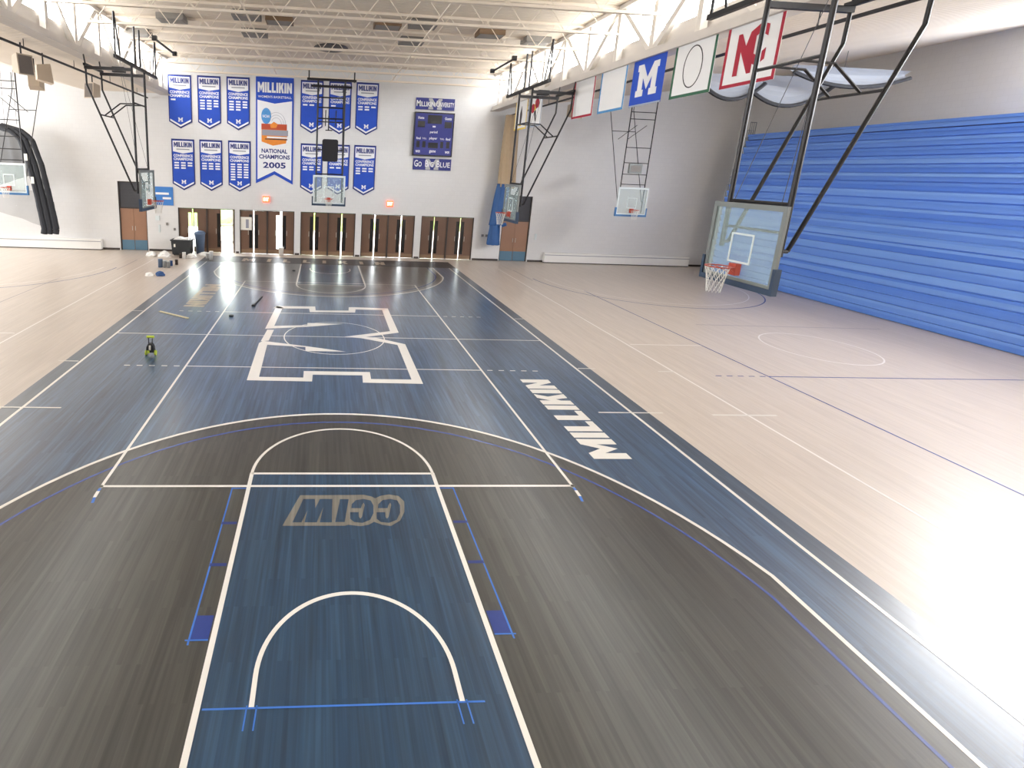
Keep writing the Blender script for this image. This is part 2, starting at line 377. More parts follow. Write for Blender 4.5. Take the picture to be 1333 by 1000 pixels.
# open web joists under the deck
diag = {}
for s in (-1, 1):
    d = MB().tube((0, 0, 0), (0.78 * s, 0, 0.97), 0.019, 4).mesh('web_member'); d.materials.append(M['ceiling_paint']); diag[s] = d
jy = [30.75 - 2.65 * k for k in range(13)]
for k, y in enumerate(jy):
    ch = MB().box(-10.75, 10.75, y - 0.07, y + 0.07, ZJ, ZJ + 0.09).build('joist', 'ceiling_paint', ceil)
    MB().box(-10.75, 10.75, y - 0.06, y + 0.06, ZD - 0.1, ZD - 0.001).build('joist_top_chord', 'ceiling_paint', ch)
    if k < 9:
        for i in range(14):
            for s in (-1, 1):
                w = link('web_member', diag[s], None, ch); w.location = (-10.1 + i * 1.555, y, ZJ + 0.06)
for xb in (-3.6, 3.6):   # bridging lines across the joists
    MB().box(xb - 0.025, xb + 0.025, jy[-1], jy[0], ZJ + 0.09, ZJ + 0.14).build('bridging', 'ceiling_paint', ceil)

# ------------------------------------------------------------------ painted court on the floor
def strip(pts, w, z, name, material, closed=False):
    """band of width w along a polyline on the floor"""
    mb = MB(); n = len(pts); L_, R_ = [], []
    for i in range(n):
        p = Vector(pts[i]); a = Vector(pts[i - 1]) if (i or closed) else p; b = Vector(pts[(i + 1) % n]) if (i < n - 1 or closed) else p
        d1 = (p - a).normalized() if (p - a).length else None; d2 = (b - p).normalized() if (b - p).length else None
        d = (d1 + d2).normalized() if d1 and d2 else (d1 or d2); nn = Vector((-d.y, d.x))
        k = 1.0 / max(0.35, abs(nn.dot(Vector((-(d1 or d2).y, (d1 or d2).x)))))
        L_.append(p + nn * w / 2 * k); R_.append(p - nn * w / 2 * k)
    for i in range(n if closed else n - 1):
        j = (i + 1) % n; mb.poly([(*R_[i], z), (*R_[j], z), (*L_[j], z), (*L_[i], z)])
    return mb.build(name, material, floor)
def arc(cx, cy, r, a0, a1, n=48):
    return [(cx + r * math.cos(a0 + (a1 - a0) * i / n), cy + r * math.sin(a0 + (a1 - a0) * i / n)) for i in range(n + 1)]
LW = 0.055
MB().flat([(-8.12, -2.5), (8.12, -2.5), (8.12, 30.9), (-8.12, 30.9)], 0.001).build('painted_apron', 'apron_stain', floor)
MB().flat([(-7.62, 0), (7.62, 0), (7.62, 28.65), (-7.62, 28.65)], 0.002).build('painted_court', 'blue_stain', floor)
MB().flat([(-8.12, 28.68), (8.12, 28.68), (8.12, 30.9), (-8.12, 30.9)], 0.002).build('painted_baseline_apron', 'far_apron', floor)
a3 = math.acos(6.6 / 6.75)
def end(f):
    """one half of the basketball court; f maps y"""
    A = [(x, f(y)) for x, y in [(6.6, 0)] + arc(0, 1.6, 6.75, a3, PI - a3) + [(-6.6, 0)]]
    MB().flat(A, 0.003).build('painted_end_zone', 'grey_stain', floor)
    MB().flat([(x, f(y)) for x, y in [(-1.83, 0), (1.83, 0), (1.83, 5.79), (-1.83, 5.79)]], 0.004).build('painted_lane', 'lane_stain', floor)
    B = [(x, f(y)) for x, y in [(6.575, 0)] + arc(0, 1.6, 6.725, a3, PI - a3) + [(-6.575, 0)]]
    strip(B, 0.075, 0.006, 'three_point_line', 'line_white')
    W = [(x, f(y)) for x, y in [(6.22, 0)] + arc(0, 1.6, 6.30, 0.16, PI - 0.16) + [(-6.22, 0)]]
    strip(W, 0.055, 0.0055, 'inner_arc_line', 'line_blue')
    for s in (-1, 1): strip([(1.80 * s, f(0)), (1.80 * s, f(5.79))], 0.075, 0.006, 'lane_line', 'line_white')
    strip([(-1.80, f(5.765)), (1.80, f(5.765))], 0.06, 0.006, 'free_throw_line', 'line_white')
    strip([(x, f(y)) for x, y in arc(0, 5.765, 1.80, 0, PI)], 0.06, 0.006, 'free_throw_arc', 'line_white')
    C = [(1.2, f(1.22))] + [(x, f(y)) for x, y in arc(0, 1.6, 1.2, 0, PI)] + [(-1.2, f(1.22))]
    strip(C, 0.06, 0.006, 'restricted_arc', 'line_white')
end(lambda y: y); end(lambda y: 28.65 - y)
for s in (-1, 1): strip([(7.65 * s, -0.05), (7.65 * s, 28.65)], 0.075, 0.006, 'sideline', 'line_white')
strip([(-7.65, 14.325), (7.65, 14.325)], 0.05, 0.0065, 'centre_line', 'line_white')
strip(arc(0, 14.325, 1.8, 0, 2 * PI, 64)[:-1], 0.04, 0.0065, 'centre_circle', 'line_white', True)
# volleyball lines
for s in (-1, 1): strip([(4.5 * s, 5.3), (4.5 * s, 23.35)], 0.06, 0.0068, 'volleyball_sideline', 'line_white')
for y in (5.35, 23.3): strip([(-4.53, y), (4.53, y)], 0.06, 0.0068, 'volleyball_end_line', 'line_white')
for y in (11.325, 17.325):
    strip([(-4.5, y), (4.5, y)], 0.05, 0.0068, 'attack_line', 'line_white')
    for s in (-1, 1):
        for k in range(5):
            x0 = 4.68 + k * 0.36; strip([(s * x0, y), (s * (x0 + 0.17), y)], 0.05, 0.0068, 'attack_dash', 'line_white')
for s in (-1, 1):
    strip([(4.5 * s, 5.2), (4.49 * s, 5.02)], 0.06, 0.0068, 'serve_mark', 'line_white')
    strip([(4.49 * s, 5.02), (4.46 * s, 4.86)], 0.05, 0.0068, 'serve_mark_tape', 'tape_blue')
    strip([(4.50 * s, 5.29), (4.5 * s, 5.2)], 0.05, 0.0068, 'serve_mark_tape', 'tape_blue')
# lane blocks and blue layout tape
for s in (-1, 1):
    MB().flat([(s * 1.86, 2.10), (s * 2.09, 2.10), (s * 2.09, 2.46), (s * 1.86, 2.46)], 0.0066).build('lane_block', 'block_navy', floor)
    strip([(s * 2.10, 2.02), (s * 2.10, 5.30)], 0.025, 0.0067, 'layout_tape', 'tape_blue')
    for y in (3.37, 4.31): strip([(s * 1.86, y), (s * 2.11, y)], 0.06, 0.0068, 'lane_mark', 'block_navy')
    strip([(s * 1.84, 5.28), (s * 2.11, 5.28)], 0.025, 0.0067, 'layout_tape', 'tape_blue')
    strip([(s * 1.86, 2.09), (s * 2.15, 2.09)], 0.02, 0.0067, 'layout_tape', 'tape_blue')
    for dx in (1.14, 1.25): strip([(s * dx, 1.25), (s * (dx + 0.01), 0.98)], 0.018, 0.0075, 'layout_tape', 'tape_blue')
strip([(-1.74, 1.22), (1.46, 1.22)], 0.022, 0.0075, 'layout_tape', 'tape_blue')
# ticks across the sidelines
for s in (-1, 1):
    strip([(s * 6.75, 8.53), (s * 8.5, 8.53)], 0.05, 0.0072, 'coach_box_mark', 'line_white')
    strip([(s * 7.72, 11.6), (s * 8.3, 11.6)], 0.05, 0.0072, 'sideline_mark', 'line_white')
    strip([(s * 7.72, 17.2), (s * 8.3, 17.2)], 0.05, 0.0072, 'sideline_mark', 'line_white')
# outline of the big centre M, traced from its white bands
def c4(x, y): return fl(300 + x / 3.174, 330 + y / 3.174)
BANDS = [[(67, 525), (118, 511), (301, 514), (303, 487), (576, 491), (581, 520), (748, 522), (796, 540), (547, 535), (545, 505), (340, 502), (337, 530)],
         [(796, 540), (748, 522), (690, 379), (722, 376)],
         [(470, 345), (540, 351), (690, 379), (722, 376), (600, 349), (560, 346), (695, 328), (660, 322)],
         [(695, 328), (650, 228), (625, 231), (660, 324)],
         [(650, 228), (516, 223), (489, 223), (488, 237), (352, 236), (350, 220), (190, 218), (176, 227), (325, 229), (328, 243), (515, 245), (517, 232), (628, 235)],
         [(190, 218), (143, 312), (180, 302), (216, 224)],
         [(143, 312), (180, 301), (318, 302), (318, 288), (466, 292)],
         [(152, 316), (125, 364), (158, 361), (180, 316)],
         [(118, 371), (135, 362), (312, 384), (478, 407), (310, 404), (310, 388), (150, 378)],
         [(118, 371), (67, 525), (118, 511), (152, 377)]]
BANDS[6] = [(143, 312), (318, 304), (466, 292), (318, 288), (318, 297), (180, 300)]
for b in BANDS:
    MB().flat([c4(*p) for p in b], 0.0078).build('centre_letter_band', 'line_white', floor)
# MILLIKIN along the right sideline and its unpainted twin
w_, ls = word('MILLIKIN', 0.06)
for ch, ps in ls:
    for p in ps:
        MB().flat([(6.32 - b * 0.86, 6.32 + a / w_ * 4.33) for a, b in p], 0.007).build('floor_letter', 'line_white', floor)
        MB().flat([(-6.32 + b * 0.86, 22.33 - a / w_ * 4.33) for a, b in p], 0.007).build('floor_letter', 'bare_wood', floor)
w2, ls2 = word('MILLIKIN', 0.85)
for ch, ps in ls2:
    for p in ps: MB().flat([(-5.6 + a / w2 * 9.2, 29.15 + b * 1.0) for a, b in p], 0.007).build('baseline_letter', 'bare_wood', floor)
# CCIW in the lane
def c7(x, y): return fl(355 + x / 7.016, 630 + y / 7.016)
MB().flat([c7(*p) for p in [(88, 386), (250, 107), (720, 105), (830, 102), (900, 118), (935, 136), (985, 112), (1060, 99), (1150, 113), (1202, 165), (1202, 260), (1165, 338), (1080, 388), (1000, 378), (925, 350), (880, 376), (800, 390), (720, 380), (690, 376), (660, 386)]], 0.0066).build('lane_letter_outline', 'bare_grey', floor)
CC = [(718, 225), (722, 188), (760, 152), (830, 141), (895, 155), (920, 200), (920, 270), (890, 332), (820, 360), (745, 352), (706, 322), (706, 262), (785, 262), (787, 305), (800, 322), (815, 305), (840, 195), (830, 175), (815, 195), (805, 225)]
for q in ([(180, 355), (280, 141), (385, 141), (388, 225), (432, 141), (545, 141), (540, 355), (430, 355), (462, 215), (402, 355), (290, 355), (318, 245), (262, 355)],
          [(570, 352), (615, 143), (694, 143), (657, 352)], CC, [(x + 243, y) for x, y in CC]):
    MB().flat([c7(*p) for p in q], 0.0072).build('lane_letter', 'lane_stain', floor)
# lines of the side courts
for s in (-1, 1):
    strip([(s * 10.75, 3.0), (s * 10.95, 28.9)], 0.06, 0.003, 'side_court_line', 'line_faint')
    strip([(s * 13.8, 2.0), (s * 13.75, 23.0)], 0.05, 0.003, 'side_court_line', 'line_blue' if s > 0 else 'line_dark')
    strip([(s * 11.85, 25.4), (s * 11.85, 28.6)], 0.06, 0.003, 'side_court_line', 'line_dark')
    strip([(s * 13.8, 11.15), (s * 23.0, 11.15)], 0.05, 0.0032, 'side_court_line', 'line_blue' if s > 0 else 'line_dark')
    for k in range(5): strip([(s * (12.0 + k * 0.37), 11.15), (s * (12.2 + k * 0.37), 11.15)], 0.05, 0.0032, 'side_court_dash', 'line_blue' if s > 0 else 'line_dark')
    strip([(s * 10.96, 14.1), (s * 13.75, 14.1)], 0.05, 0.0032, 'side_court_line', 'line_faint')
    strip([(s * 15.6, 16.9), (s * 24.0, 16.8)], 0.05, 0.0032, 'side_court_line', 'line_dark')
    strip([(s * 9.8, 8.45), (s * 11.6, 8.45)], 0.07, 0.0036, 'side_court_mark', 'line_white')
    strip([(s * 10.3, 11.45), (s * 10.83, 11.45)], 0.06, 0.0036, 'side_court_mark', 'line_white')
    strip([(s * (18.4 + 6.3 * math.cos(t)), 26.0 + 6.3 * math.sin(t)) for t in [PI + PI * i / 40 for i in range(41)]], 0.06, 0.0034, 'side_court_arc', 'line_blue')
    strip([(s * (18.4 + 5.6 * math.cos(t)), 26.0 + 5.6 * math.sin(t)) for t in [PI + PI * i / 40 for i in range(41)]], 0.05, 0.0034, 'side_court_arc', 'line_faint')
    strip(arc(s * 18.4, 14.1, 1.8, 0, 2 * PI, 40)[:-1], 0.05, 0.0034, 'side_court_circle', 'line_faint', True)

# ------------------------------------------------------------------ doors
YD = YW + 0.12
leafmesh = {}
def leaf(root, x0, x1, side, clear, tan=False, rot=None, h=HB - 0.03):
    """one door leaf; its vision panel stands beside the meeting edge (side -1: at x0, 1: at x1)"""
    w = x1 - x0; a = 0.05 if side < 0 else w - 0.27; b = a + 0.22; z0, z1 = 0.37, 2.68; mb = MB()
    mb.box(0, a, 0, 0.06, 0.012, h); mb.box(b, w, 0, 0.06, 0.012, h); mb.box(a, b, 0, 0.06, 0.012, z0); mb.box(a, b, 0, 0.06, z1, h)
    lf = mb.build('leaf', 'door_tan' if tan else 'door_brown', root); lf.location = (x0, YD, 0)
    if rot: lf.location = (rot[0], YD, 0); lf.rotation_euler = (0, 0, rot[1])
    MB().box(a, b, 0.02, 0.035, z0, z1).build('vision_panel', 'window_glass' if clear else 'glass_dark', lf)
    MB().box(0.02, w - 0.02, -0.008, 0.0, 0.03, 0.28).build('kick_plate', 'door_kick', lf)
    MB().tube((a + 0.11 if False else (b + 0.05 if side < 0 else a - 0.05), -0.05, 1.3), ((b + 0.05 if side < 0 else a - 0.05), -0.05, 1.65), 0.014).build('pull_handle', 'alu', lf)
    return lf
dn = 0
for i, (a, b) in enumerate(BAYS):
    mid = (a + b) / 2
    for j, (x0, x1) in enumerate(((a, mid), (mid, b))):
        dn += 1
        fr = MB().box(x0, x0 + 0.05, YD - 0.05, YD + 0.12, 0, HB).box(x1 - 0.05, x1, YD - 0.05, YD + 0.12, 0, HB).box(x0 + 0.05, x1 - 0.05, YD - 0.05, YD + 0.12, HB - 0.05, HB)
        root = fr.build('door_%d' % dn, 'frame_dark'); tag(root, 'brown double entrance door with narrow vision panels', kind='structure')
        xm = (x0 + x1) / 2; g = 0.04; h = HB - 0.06
        if (i, j) == (0, 0):
            leaf(root, x0 + 0.05, xm - 0.03, 1, True, h=h); leaf(root, xm + 0.03, x1 - 0.05, -1, True, h=h)
        elif (i, j) == (0, 1):
            leaf(root, x0 + 0.05, xm - 0.01, 1, False, h=h); leaf(root, 0, 0.86, 1, False, h=h, rot=(x1 - 0.09, math.radians(84)))
        elif (i, j) == (1, 1):
            leaf(root, x0 + 0.05, xm - g, 1, True, h=h); leaf(root, xm + 0.09, x1 - 0.05, -1, False, h=h)
        else:
            gg = 0.035 if i < 4 else 0.018
            leaf(root, x0 + 0.05, xm - gg, 1, False, h=h); leaf(root, xm + gg, x1 - 0.05, -1, False, h=h)
for k, (a, b) in enumerate(SIDE):
    dn += 1; mid = (a + b) / 2
    root = MB().box(a, a + 0.06, YD - 0.06, YD + 0.1, 0, HS).box(b - 0.06, b, YD - 0.06, YD + 0.1, 0, HS).box(a + 0.06, b - 0.06, YD - 0.06, YD + 0.1, HS - 0.06, HS).box(a + 0.06, b - 0.06, YD - 0.06, YD + 0.1, 2.82, 2.9).build('door_%d' % dn, 'frame_dark')
    tag(root, 'tan double door with blue kick plates under a grey louver', kind='structure')
    for x0, x1 in ((a + 0.06, mid - 0.008), (mid + 0.008, b - 0.06)):
        lf = MB().box(x0, x1, YD, YD + 0.05, 0.012, 2.82).build('leaf', 'door_tan', root)
        MB().box(x0 + 0.01, x1 - 0.01, YD - 0.01, YD, 0.02, 0.70).build('kick_plate', 'kick_blue', lf)
        hx = mid - 0.1 if x0 < mid - 0.1 else mid + 0.1
        MB().tube((hx, YD - 0.05, 1.35), (hx, YD - 0.05, 1.65), 0.014).build('pull_handle', 'alu', lf)
    lv = MB().box(a + 0.06, b - 0.06, YD + 0.04, YD + 0.08, 2.9, HS - 0.06)
    z = 2.94
    while z < HS - 0.1:
        n = len(lv.v); lv.v += [(a + 0.06, YD - 0.03, z), (b - 0.06, YD - 0.03, z), (b - 0.06, YD + 0.04, z + 0.08), (a + 0.06, YD + 0.04, z + 0.08)]; lv.f.append((n, n + 1, n + 2, n + 3)); z += 0.1
    lv.build('louver', 'louver_grey', root)
    MB().box(a, b, YD + 0.12, YD + 0.2, 0, HS).build('back_panel', 'frame_dark', root)
# outer glazed screen beyond the open leaf
sc_ = MB()
for X in (-8.1, -7.02, -5.9): sc_.box(X - 0.06, X + 0.06, 34.6, 34.7, -0.05, 3.0)
for z in (0.36, 1.62, 2.94): sc_.box(-8.1, -5.9, 34.6, 34.7, z, z + 0.10)
osc = tag(sc_.build('window_3', 'alu'), 'aluminium glazed screen outside the open door leaf', kind='structure')
MB().box(-8.04, -5.96, 34.64, 34.655, 0.0, 3.0).build('pane', 'window_glass', osc)

# ------------------------------------------------------------------ basketball hoops
def lattice(z0, z1, r0_, r1_, n=12, rows=5):
    mb = MB()
    for s in (-1, 1):
        for i in range(n):
            pts = []
            for j in range(rows + 1):
                t = j / rows; r = r0_ + (r1_ - r0_) * (t ** 0.7); a = 2 * PI * (i + s * j * 0.5) / n
                pts.append((r * math.cos(a), r * math.sin(a), z0 + (z1 - z0) * t))
            mb.path(pts, 0.006, 3)
    return mb
def torus(R, r, n=28, k=6):
    mb = MB()
    mb.v = [((R + r * math.cos(2 * PI * j / k)) * math.cos(2 * PI * i / n), (R + r * math.cos(2 * PI * j / k)) * math.sin(2 * PI * i / n), r * math.sin(2 * PI * j / k)) for i in range(n) for j in range(k)]
    mb.f = [(i * k + j, ((i + 1) % n) * k + j, ((i + 1) % n) * k + (j + 1) % k, i * k + (j + 1) % k) for i in range(n) for j in range(k)]
    return mb
HC = {}
def part(key, name, fn, material, parent, smooth=False):
    """alike parts share one mesh"""
    if key not in HC: HC[key] = fn().mesh(name); HC[key].materials.append(M[material])
    return link(name, HC[key], None, parent, smooth)
def board(root, fm, pm):
    # the glass board with its frame, pads, target, rim and net
    def fr():
        m = MB(); m.box(-0.95, 0.95, 0, 0.06, 5.44, 5.55); m.box(-0.95, 0.95, 0, 0.06, 3.86, 3.96)
        m.box(-0.95, -0.86, 0, 0.06, 3.96, 5.44); m.box(0.86, 0.95, 0, 0.06, 3.96, 5.44); return m
    f = part('bf' + fm, 'backboard_frame', fr, fm, root)
    part('gl', 'backboard_glass', lambda: MB().box(-0.86, 0.86, 0.02, 0.035, 3.96, 5.44), 'board_glass', root)
    def pad():
        m = MB(); m.box(-1.0, 1.0, -0.03, 0.10, 3.78, 3.90); m.box(-1.0, -0.93, -0.03, 0.10, 3.90, 4.32); m.box(0.93, 1.0, -0.03, 0.10, 3.90, 4.32); return m
    part('pad' + pm, 'edge_pad', pad, pm, root)
    def tgt():
        m = MB(); m.box(-0.3, 0.3, 0.005, 0.018, 4.88, 4.92); m.box(-0.3, 0.3, 0.005, 0.018, 4.28, 4.32); m.box(-0.3, -0.265, 0.005, 0.018, 4.32, 4.88); m.box(0.265, 0.3, 0.005, 0.018, 4.32, 4.88); return m
    part('tg', 'target_square', tgt, 'frame_white', root)
    def rimf():
        m = torus(0.235, 0.014); m.v = [(x_, y_ - 0.42, z_ + 4.2) for x_, y_, z_ in m.v]; return m
    rim = part('rim', 'rim', rimf, 'rim_orange', root, True)
    def brk():
        m = MB(); m.box(-0.10, 0.10, -0.10, 0.02, 4.02, 4.27)
        for s in (-1, 1): m.tube((0.08 * s, -0.08, 4.19), (0.14 * s, -0.24, 4.2), 0.012); m.tube((0.08 * s, -0.08, 4.06), (0.2 * s, -0.34, 4.19), 0.010)
        return m
    part('brk', 'rim_bracket', brk, 'rim_orange', rim)
    def net():
        m = lattice(4.19, 3.63, 0.23, 0.13); m.v = [(x_, y_ - 0.42, z_) for x_, y_, z_ in m.v]; return m
    part('net', 'net', net, 'net_cord', root)
def side_hoop(label, x, y, rz, fm='frame_grey', pm='pad_navy'):
    root = tag(empty('basketball_hoop', (x, y, 0), rz), label, 'basketball hoop', 'ceiling hung basketball hoops')
    board(root, fm, pm)
    for s in (-1, 1):
        part('mast%d' % s, 'mast', lambda: MB().tube((0.77 * s, 0.2, 4.55), (0.77 * s, 0.2, 9.8), 0.05, 8), 'black_steel', root)
        part('brace%d' % s, 'brace', lambda: MB().path([(0.77 * s, 2.05, 9.62), (0.77 * s, 2.05, 8.95), (0.77 * s, 0.34, 4.66), (0.77 * s, 0.2, 4.66)], 0.04, 8), 'black_steel', root)
        part('beam%d' % s, 'cross_beam', lambda: MB().box(0.77 * s - 0.05, 0.77 * s + 0.05, 0.2, 2.1, 9.56, 9.68), 'black_steel', root)
        part('lnk%d' % s, 'link_bar', lambda: MB().path([(0.32 * s, 1.58, 7.78), (0.32 * s, 0.9, 8.3), (0.32 * s, 0.2, 8.32)], 0.028), 'black_steel', root)
        part('hng%d' % s, 'hanger', lambda: MB().tube((2.45 * s, 0.2, 9.8), (2.45 * s, 0.2, ZJ), 0.035).tube((1.95 * s, 0.2, 9.8), (2.4 * s, 0.2, ZJ), 0.03), 'black_steel', root)
        part('hngm%d' % s, 'hanger_rod', lambda: MB().tube((0.3 * s, 0.2, 9.8), (0.3 * s, 0.2, ZJ), 0.04), 'black_steel', root)
        part('cab%d' % s, 'cable', lambda: MB().tube((0.1 * s, 0.9, 9.6), (0.62 * s, 0.15, 5.5), 0.008, 3), 'dark_cable', root)
        part('hngr%d' % s, 'rear_hanger', lambda: MB().tube((0.77 * s, 2.05, 9.68), (0.77 * s, 2.11, 10.13), 0.03), 'black_steel', root)
    part('tb', 'top_beam', lambda: MB().box(-2.5, 2.5, 0.14, 0.26, 9.76, 9.88), 'black_steel', root)
    part('rb', 'rear_beam', lambda: MB().box(-0.9, 0.9, 2.0, 2.1, 9.68, 9.78), 'black_steel', root)
    part('xb1', 'crossbar', lambda: MB().tube((-0.8, 1.58, 7.78), (0.8, 1.58, 7.78), 0.03), 'black_steel', root)
    part('xb2', 'crossbar', lambda: MB().tube((-0.77, 0.2, 8.32), (0.77, 0.2, 8.32), 0.035), 'black_steel', root)
    part('xb3', 'crossbar', lambda: MB().tube((-0.77, 0.2, 5.58), (0.77, 0.2, 5.58), 0.045), 'black_steel', root)
    part('xb4', 'crossbar', lambda: MB().tube((-0.77, 0.2, 5.02), (0.77, 0.2, 5.02), 0.03), 'black_steel', root)
    part('wn', 'winch', lambda: MB().box(-0.12, 0.12, 0.75, 1.25, 9.6, 9.82).box(-0.2, 0.2, 0.9, 1.1, 9.66, 9.76), 'black_steel', root)
    return root
side_hoop('basketball hoop with grey framed glass board in front of the blue bleachers', 8.4, 7.0, -PI / 2)
side_hoop('basketball hoop hanging in front of the blue and tan bundled curtain', 8.4, 20.95, -PI / 2)
side_hoop('basketball hoop hanging before the blue wall sign, edge on', -8.4, 20.65, PI / 2)
def end_hoop(label, x, y, ztop, steel, fm, pm, r=0.045, bars=(5.72, 6.32, 7.0, 7.9, 9.55, 9.95), box=None):
    root = tag(empty('basketball_hoop', (x, y, 0), 0), label, 'basketball hoop', 'ceiling hung basketball hoops')
    board(root, fm, pm); K = 'e%.2f%.2f' % (ztop, r)
    for s in (-1, 1):
        part(K + 'm%d' % s, 'mast', lambda: MB().tube((0.77 * s, 0.2, 4.0), (0.77 * s, 0.2, ztop), r, 8), steel, root)
        part(K + 'b%d' % s, 'brace', lambda: MB().path([(0.77 * s, 0.2, 4.7), (0.77 * s, 0.32, 4.7), (0.77 * s, 2.6, ztop - 0.9), (0.77 * s, 2.6, ztop + 0.0)], r * 0.7, 6), steel, root)
        part(K + 'l%d' % s, 'link_bar', lambda: MB().tube((0.3 * s, 0.2, 9.2), (0.3 * s, 2.05, 8.5), r * 0.6), steel, root)
    for z in bars: part(K + 'x%.2f' % z, 'crossbar', lambda: MB().tube((-0.77, 0.2, z), (0.77, 0.2, z), r * 0.75), steel, root)
    zr = 4.7 + (2.05 - 0.32) / (2.6 - 0.32) * (ztop - 0.9 - 4.7)
    part(K + 'r', 'rear_crossbar', lambda: MB().tube((-0.77, 2.05, zr), (0.77, 2.05, zr), r * 0.7), steel, root)
    return root
hA = end_hoop('basketball hoop over the far baseline hanging before the blue championship banners', -0.2, 27.43, 10.9, 'black_steel', 'frame_white', 'pad_navy', 0.05, (9.9, 9.35, 8.75, 7.0, 5.62))
MB().box(-1.4, 1.4, 0.12, 0.28, 10.8, 10.92).build('top_beam', 'black_steel', hA)
MB().box(-1.15, 1.15, 0.0, 0.12, 10.42, 10.54).build('lower_beam', 'black_steel', hA)
for s in (-1, 1):
    MB().box(1.31 * s - 0.03, 1.31 * s + 0.03, 0.2, 0.72, 10.84, 10.9).tube((1.31 * s, 0.67, 10.87), (1.31 * s, 0.67, ZJ + 0.002), 0.04).build('hanger', 'black_steel', hA)
    MB().box(0.74 * s - 0.04, 0.74 * s + 0.04, 0.0, 2.6, 10.54, 10.62).build('cross_beam', 'black_steel', hA)
MB().tube((-0.12, 0.2, 8.9), (-0.12, 0.2, 8.1), 0.035).tube((-0.3, 0.2, 8.1), (0.1, 0.2, 8.1), 0.03).build('actuator', 'black_steel', hA)
hC = end_hoop('basketball hoop with blue padded board on pale end wall beside the bleachers', 18.4, 27.43, 11.25, 'black_steel', 'frame_white', 'pad_blue', 0.03)
hD = end_hoop('basketball hoop hanging in front of the hoisted black net', -18.3, 27.43, 10.75, 'black_steel', 'frame_white', 'pad_blue', 0.035)
# shot clocks on the masts
def shot_clock(label, x, y, z0, z1, w, m, rnd):
    root = empty('shot_clock', (x, y, z0)); h = z1 - z0; r = rnd
    pts = []
    for cx_, cz_, a0 in ((w - r, h - r, 0), (-w + r, h - r, PI / 2), (-w + r, r, PI), (w - r, r, 1.5 * PI)):
        pts += [(cx_ + r * math.cos(a0 + PI / 2 * i / 4), cz_ + r * math.sin(a0 + PI / 2 * i / 4)) for i in range(5)]
    MB().prism(pts, 0, 0.14).build('case', m, root)
    MB().box(-w * 0.75, w * 0.75, -0.008, 0.0, h * 0.2, h * 0.8).build('display', 'score_black' if m != 'frame_grey' else 'fixture_grey', root)
    return tag(root, label, 'shot clock', 'shot clocks on the end hoops')
shot_clock('black round cornered shot clock on the mast before the blue banners', -0.2, 27.43 + 0.0, 6.34, 7.6, 0.46, 'score_black', 0.12)
shot_clock('small grey shot clock on the hoop mast at the pale end wall', 18.3, 27.42, 6.37, 6.96, 0.4, 'frame_grey', 0.05)

# ------------------------------------------------------------------ pennant banners on the end wall
YB = YW - 0.03
def pennant(label, cx_, zt, years):
    W, H = 1.47, 3.3; root = empty('pennant_banner', (cx_, YB, zt - H))
    o = [(-W / 2, 0.42), (0, 0), (W / 2, 0.42), (W / 2, H), (-W / 2, H)]
    part('pb', 'border', lambda: MB().prism(o, 0, 0.02), 'banner_navy', root)
    part('pf', 'field', lambda: MB().prism([(-W / 2 + .06, 0.48), (0, 0.10), (W / 2 - .06, 0.48), (W / 2 - .06, H - .09), (-W / 2 + .06, H - .09)], -0.004, 0.0), 'banner_blue', root)
    hd = part('ph', 'header_panel', lambda: MB().prism([(-W / 2 + .09, H - .8), (0, H - .92), (W / 2 - .09, H - .8), (W / 2 - .09, H - .12), (-W / 2 + .09, H - .12)], -0.008, -0.004), 'banner_white', root)
    part('pt', 'title_lettering', lambda: word_wall(MB(), 'MILLIKIN', -0.58, 0.58, H - .52, H - .2, -0.013), 'letter_navy', hd)
    part('ps', 'sport_line', lambda: MB().box(-0.42, 0.42, -0.011, -0.008, H - .69, H - .62), 'letter_grey', hd)
    for t, zz in (('CONFERENCE', H - 1.15), ('CHAMPIONS', H - 1.37)):
        if t not in HC:
            tmp = text('champion_lettering', t, 'banner_white', root, -0.62, 0.62, zz, zz + 0.18, -0.007, 0.035); HC[t] = tmp.data
        else: link('champion_lettering', HC[t], None, root)
    for c, n in enumerate(years):
        for k in range(n):
            d = part('yr', 'year_line', lambda: MB().box(-0.15, 0.15, -0.007, -0.004, 0, 0.095), 'banner_white', root); d.location = (-0.43 + c * 0.43, 0, H - 1.57 - k * 0.165)
    part('pm', 'letter_emblem', lambda: MB().prism([(-0.15 + a * 0.3, 0.42 + b * 0.26) for a, b in BLOCK_M], -0.008, -0.004), 'banner_white', root)
    part('pc', 'chevron', lambda: MB().prism([(-W / 2 + .08, 0.58), (0, 0.22), (W / 2 - .08, 0.58), (W / 2 - .08, 0.47), (0, 0.11), (-W / 2 + .08, 0.47)], -0.009, -0.004), 'banner_white', root)
    return tag(root, label, 'banner', 'blue conference banners on the end wall')
XT = [-9.87, -8.02, -6.17, -1.42, 0.42, 2.2]
XB_ = [-9.78, -7.98, -6.12, -1.36, 0.44, 2.2]
top_years = [(1, 0, 0), (4, 4, 3), (4, 4, 3), (1, 1, 0), (1, 0, 0), (2, 2, 1)]
bot_years = [(3, 3, 2), (3, 3, 3), (7, 6, 6), (2, 2, 2), (1, 1, 0), (3, 2, 2)]
TL = ['blue pennant with one lone year, upper row, nearest the roof truss corner', 'blue pennant with eleven years, upper row, between two other pennants',
      'blue pennant with eleven years, upper row, right beside the tall champions banner', 'blue pennant with two years, upper row, partly behind the hoop mast beside the tall banner',
      'blue pennant with one year, upper row, crossed by the hoop masts', 'blue pennant with five years, upper row, on the scoreboard side']
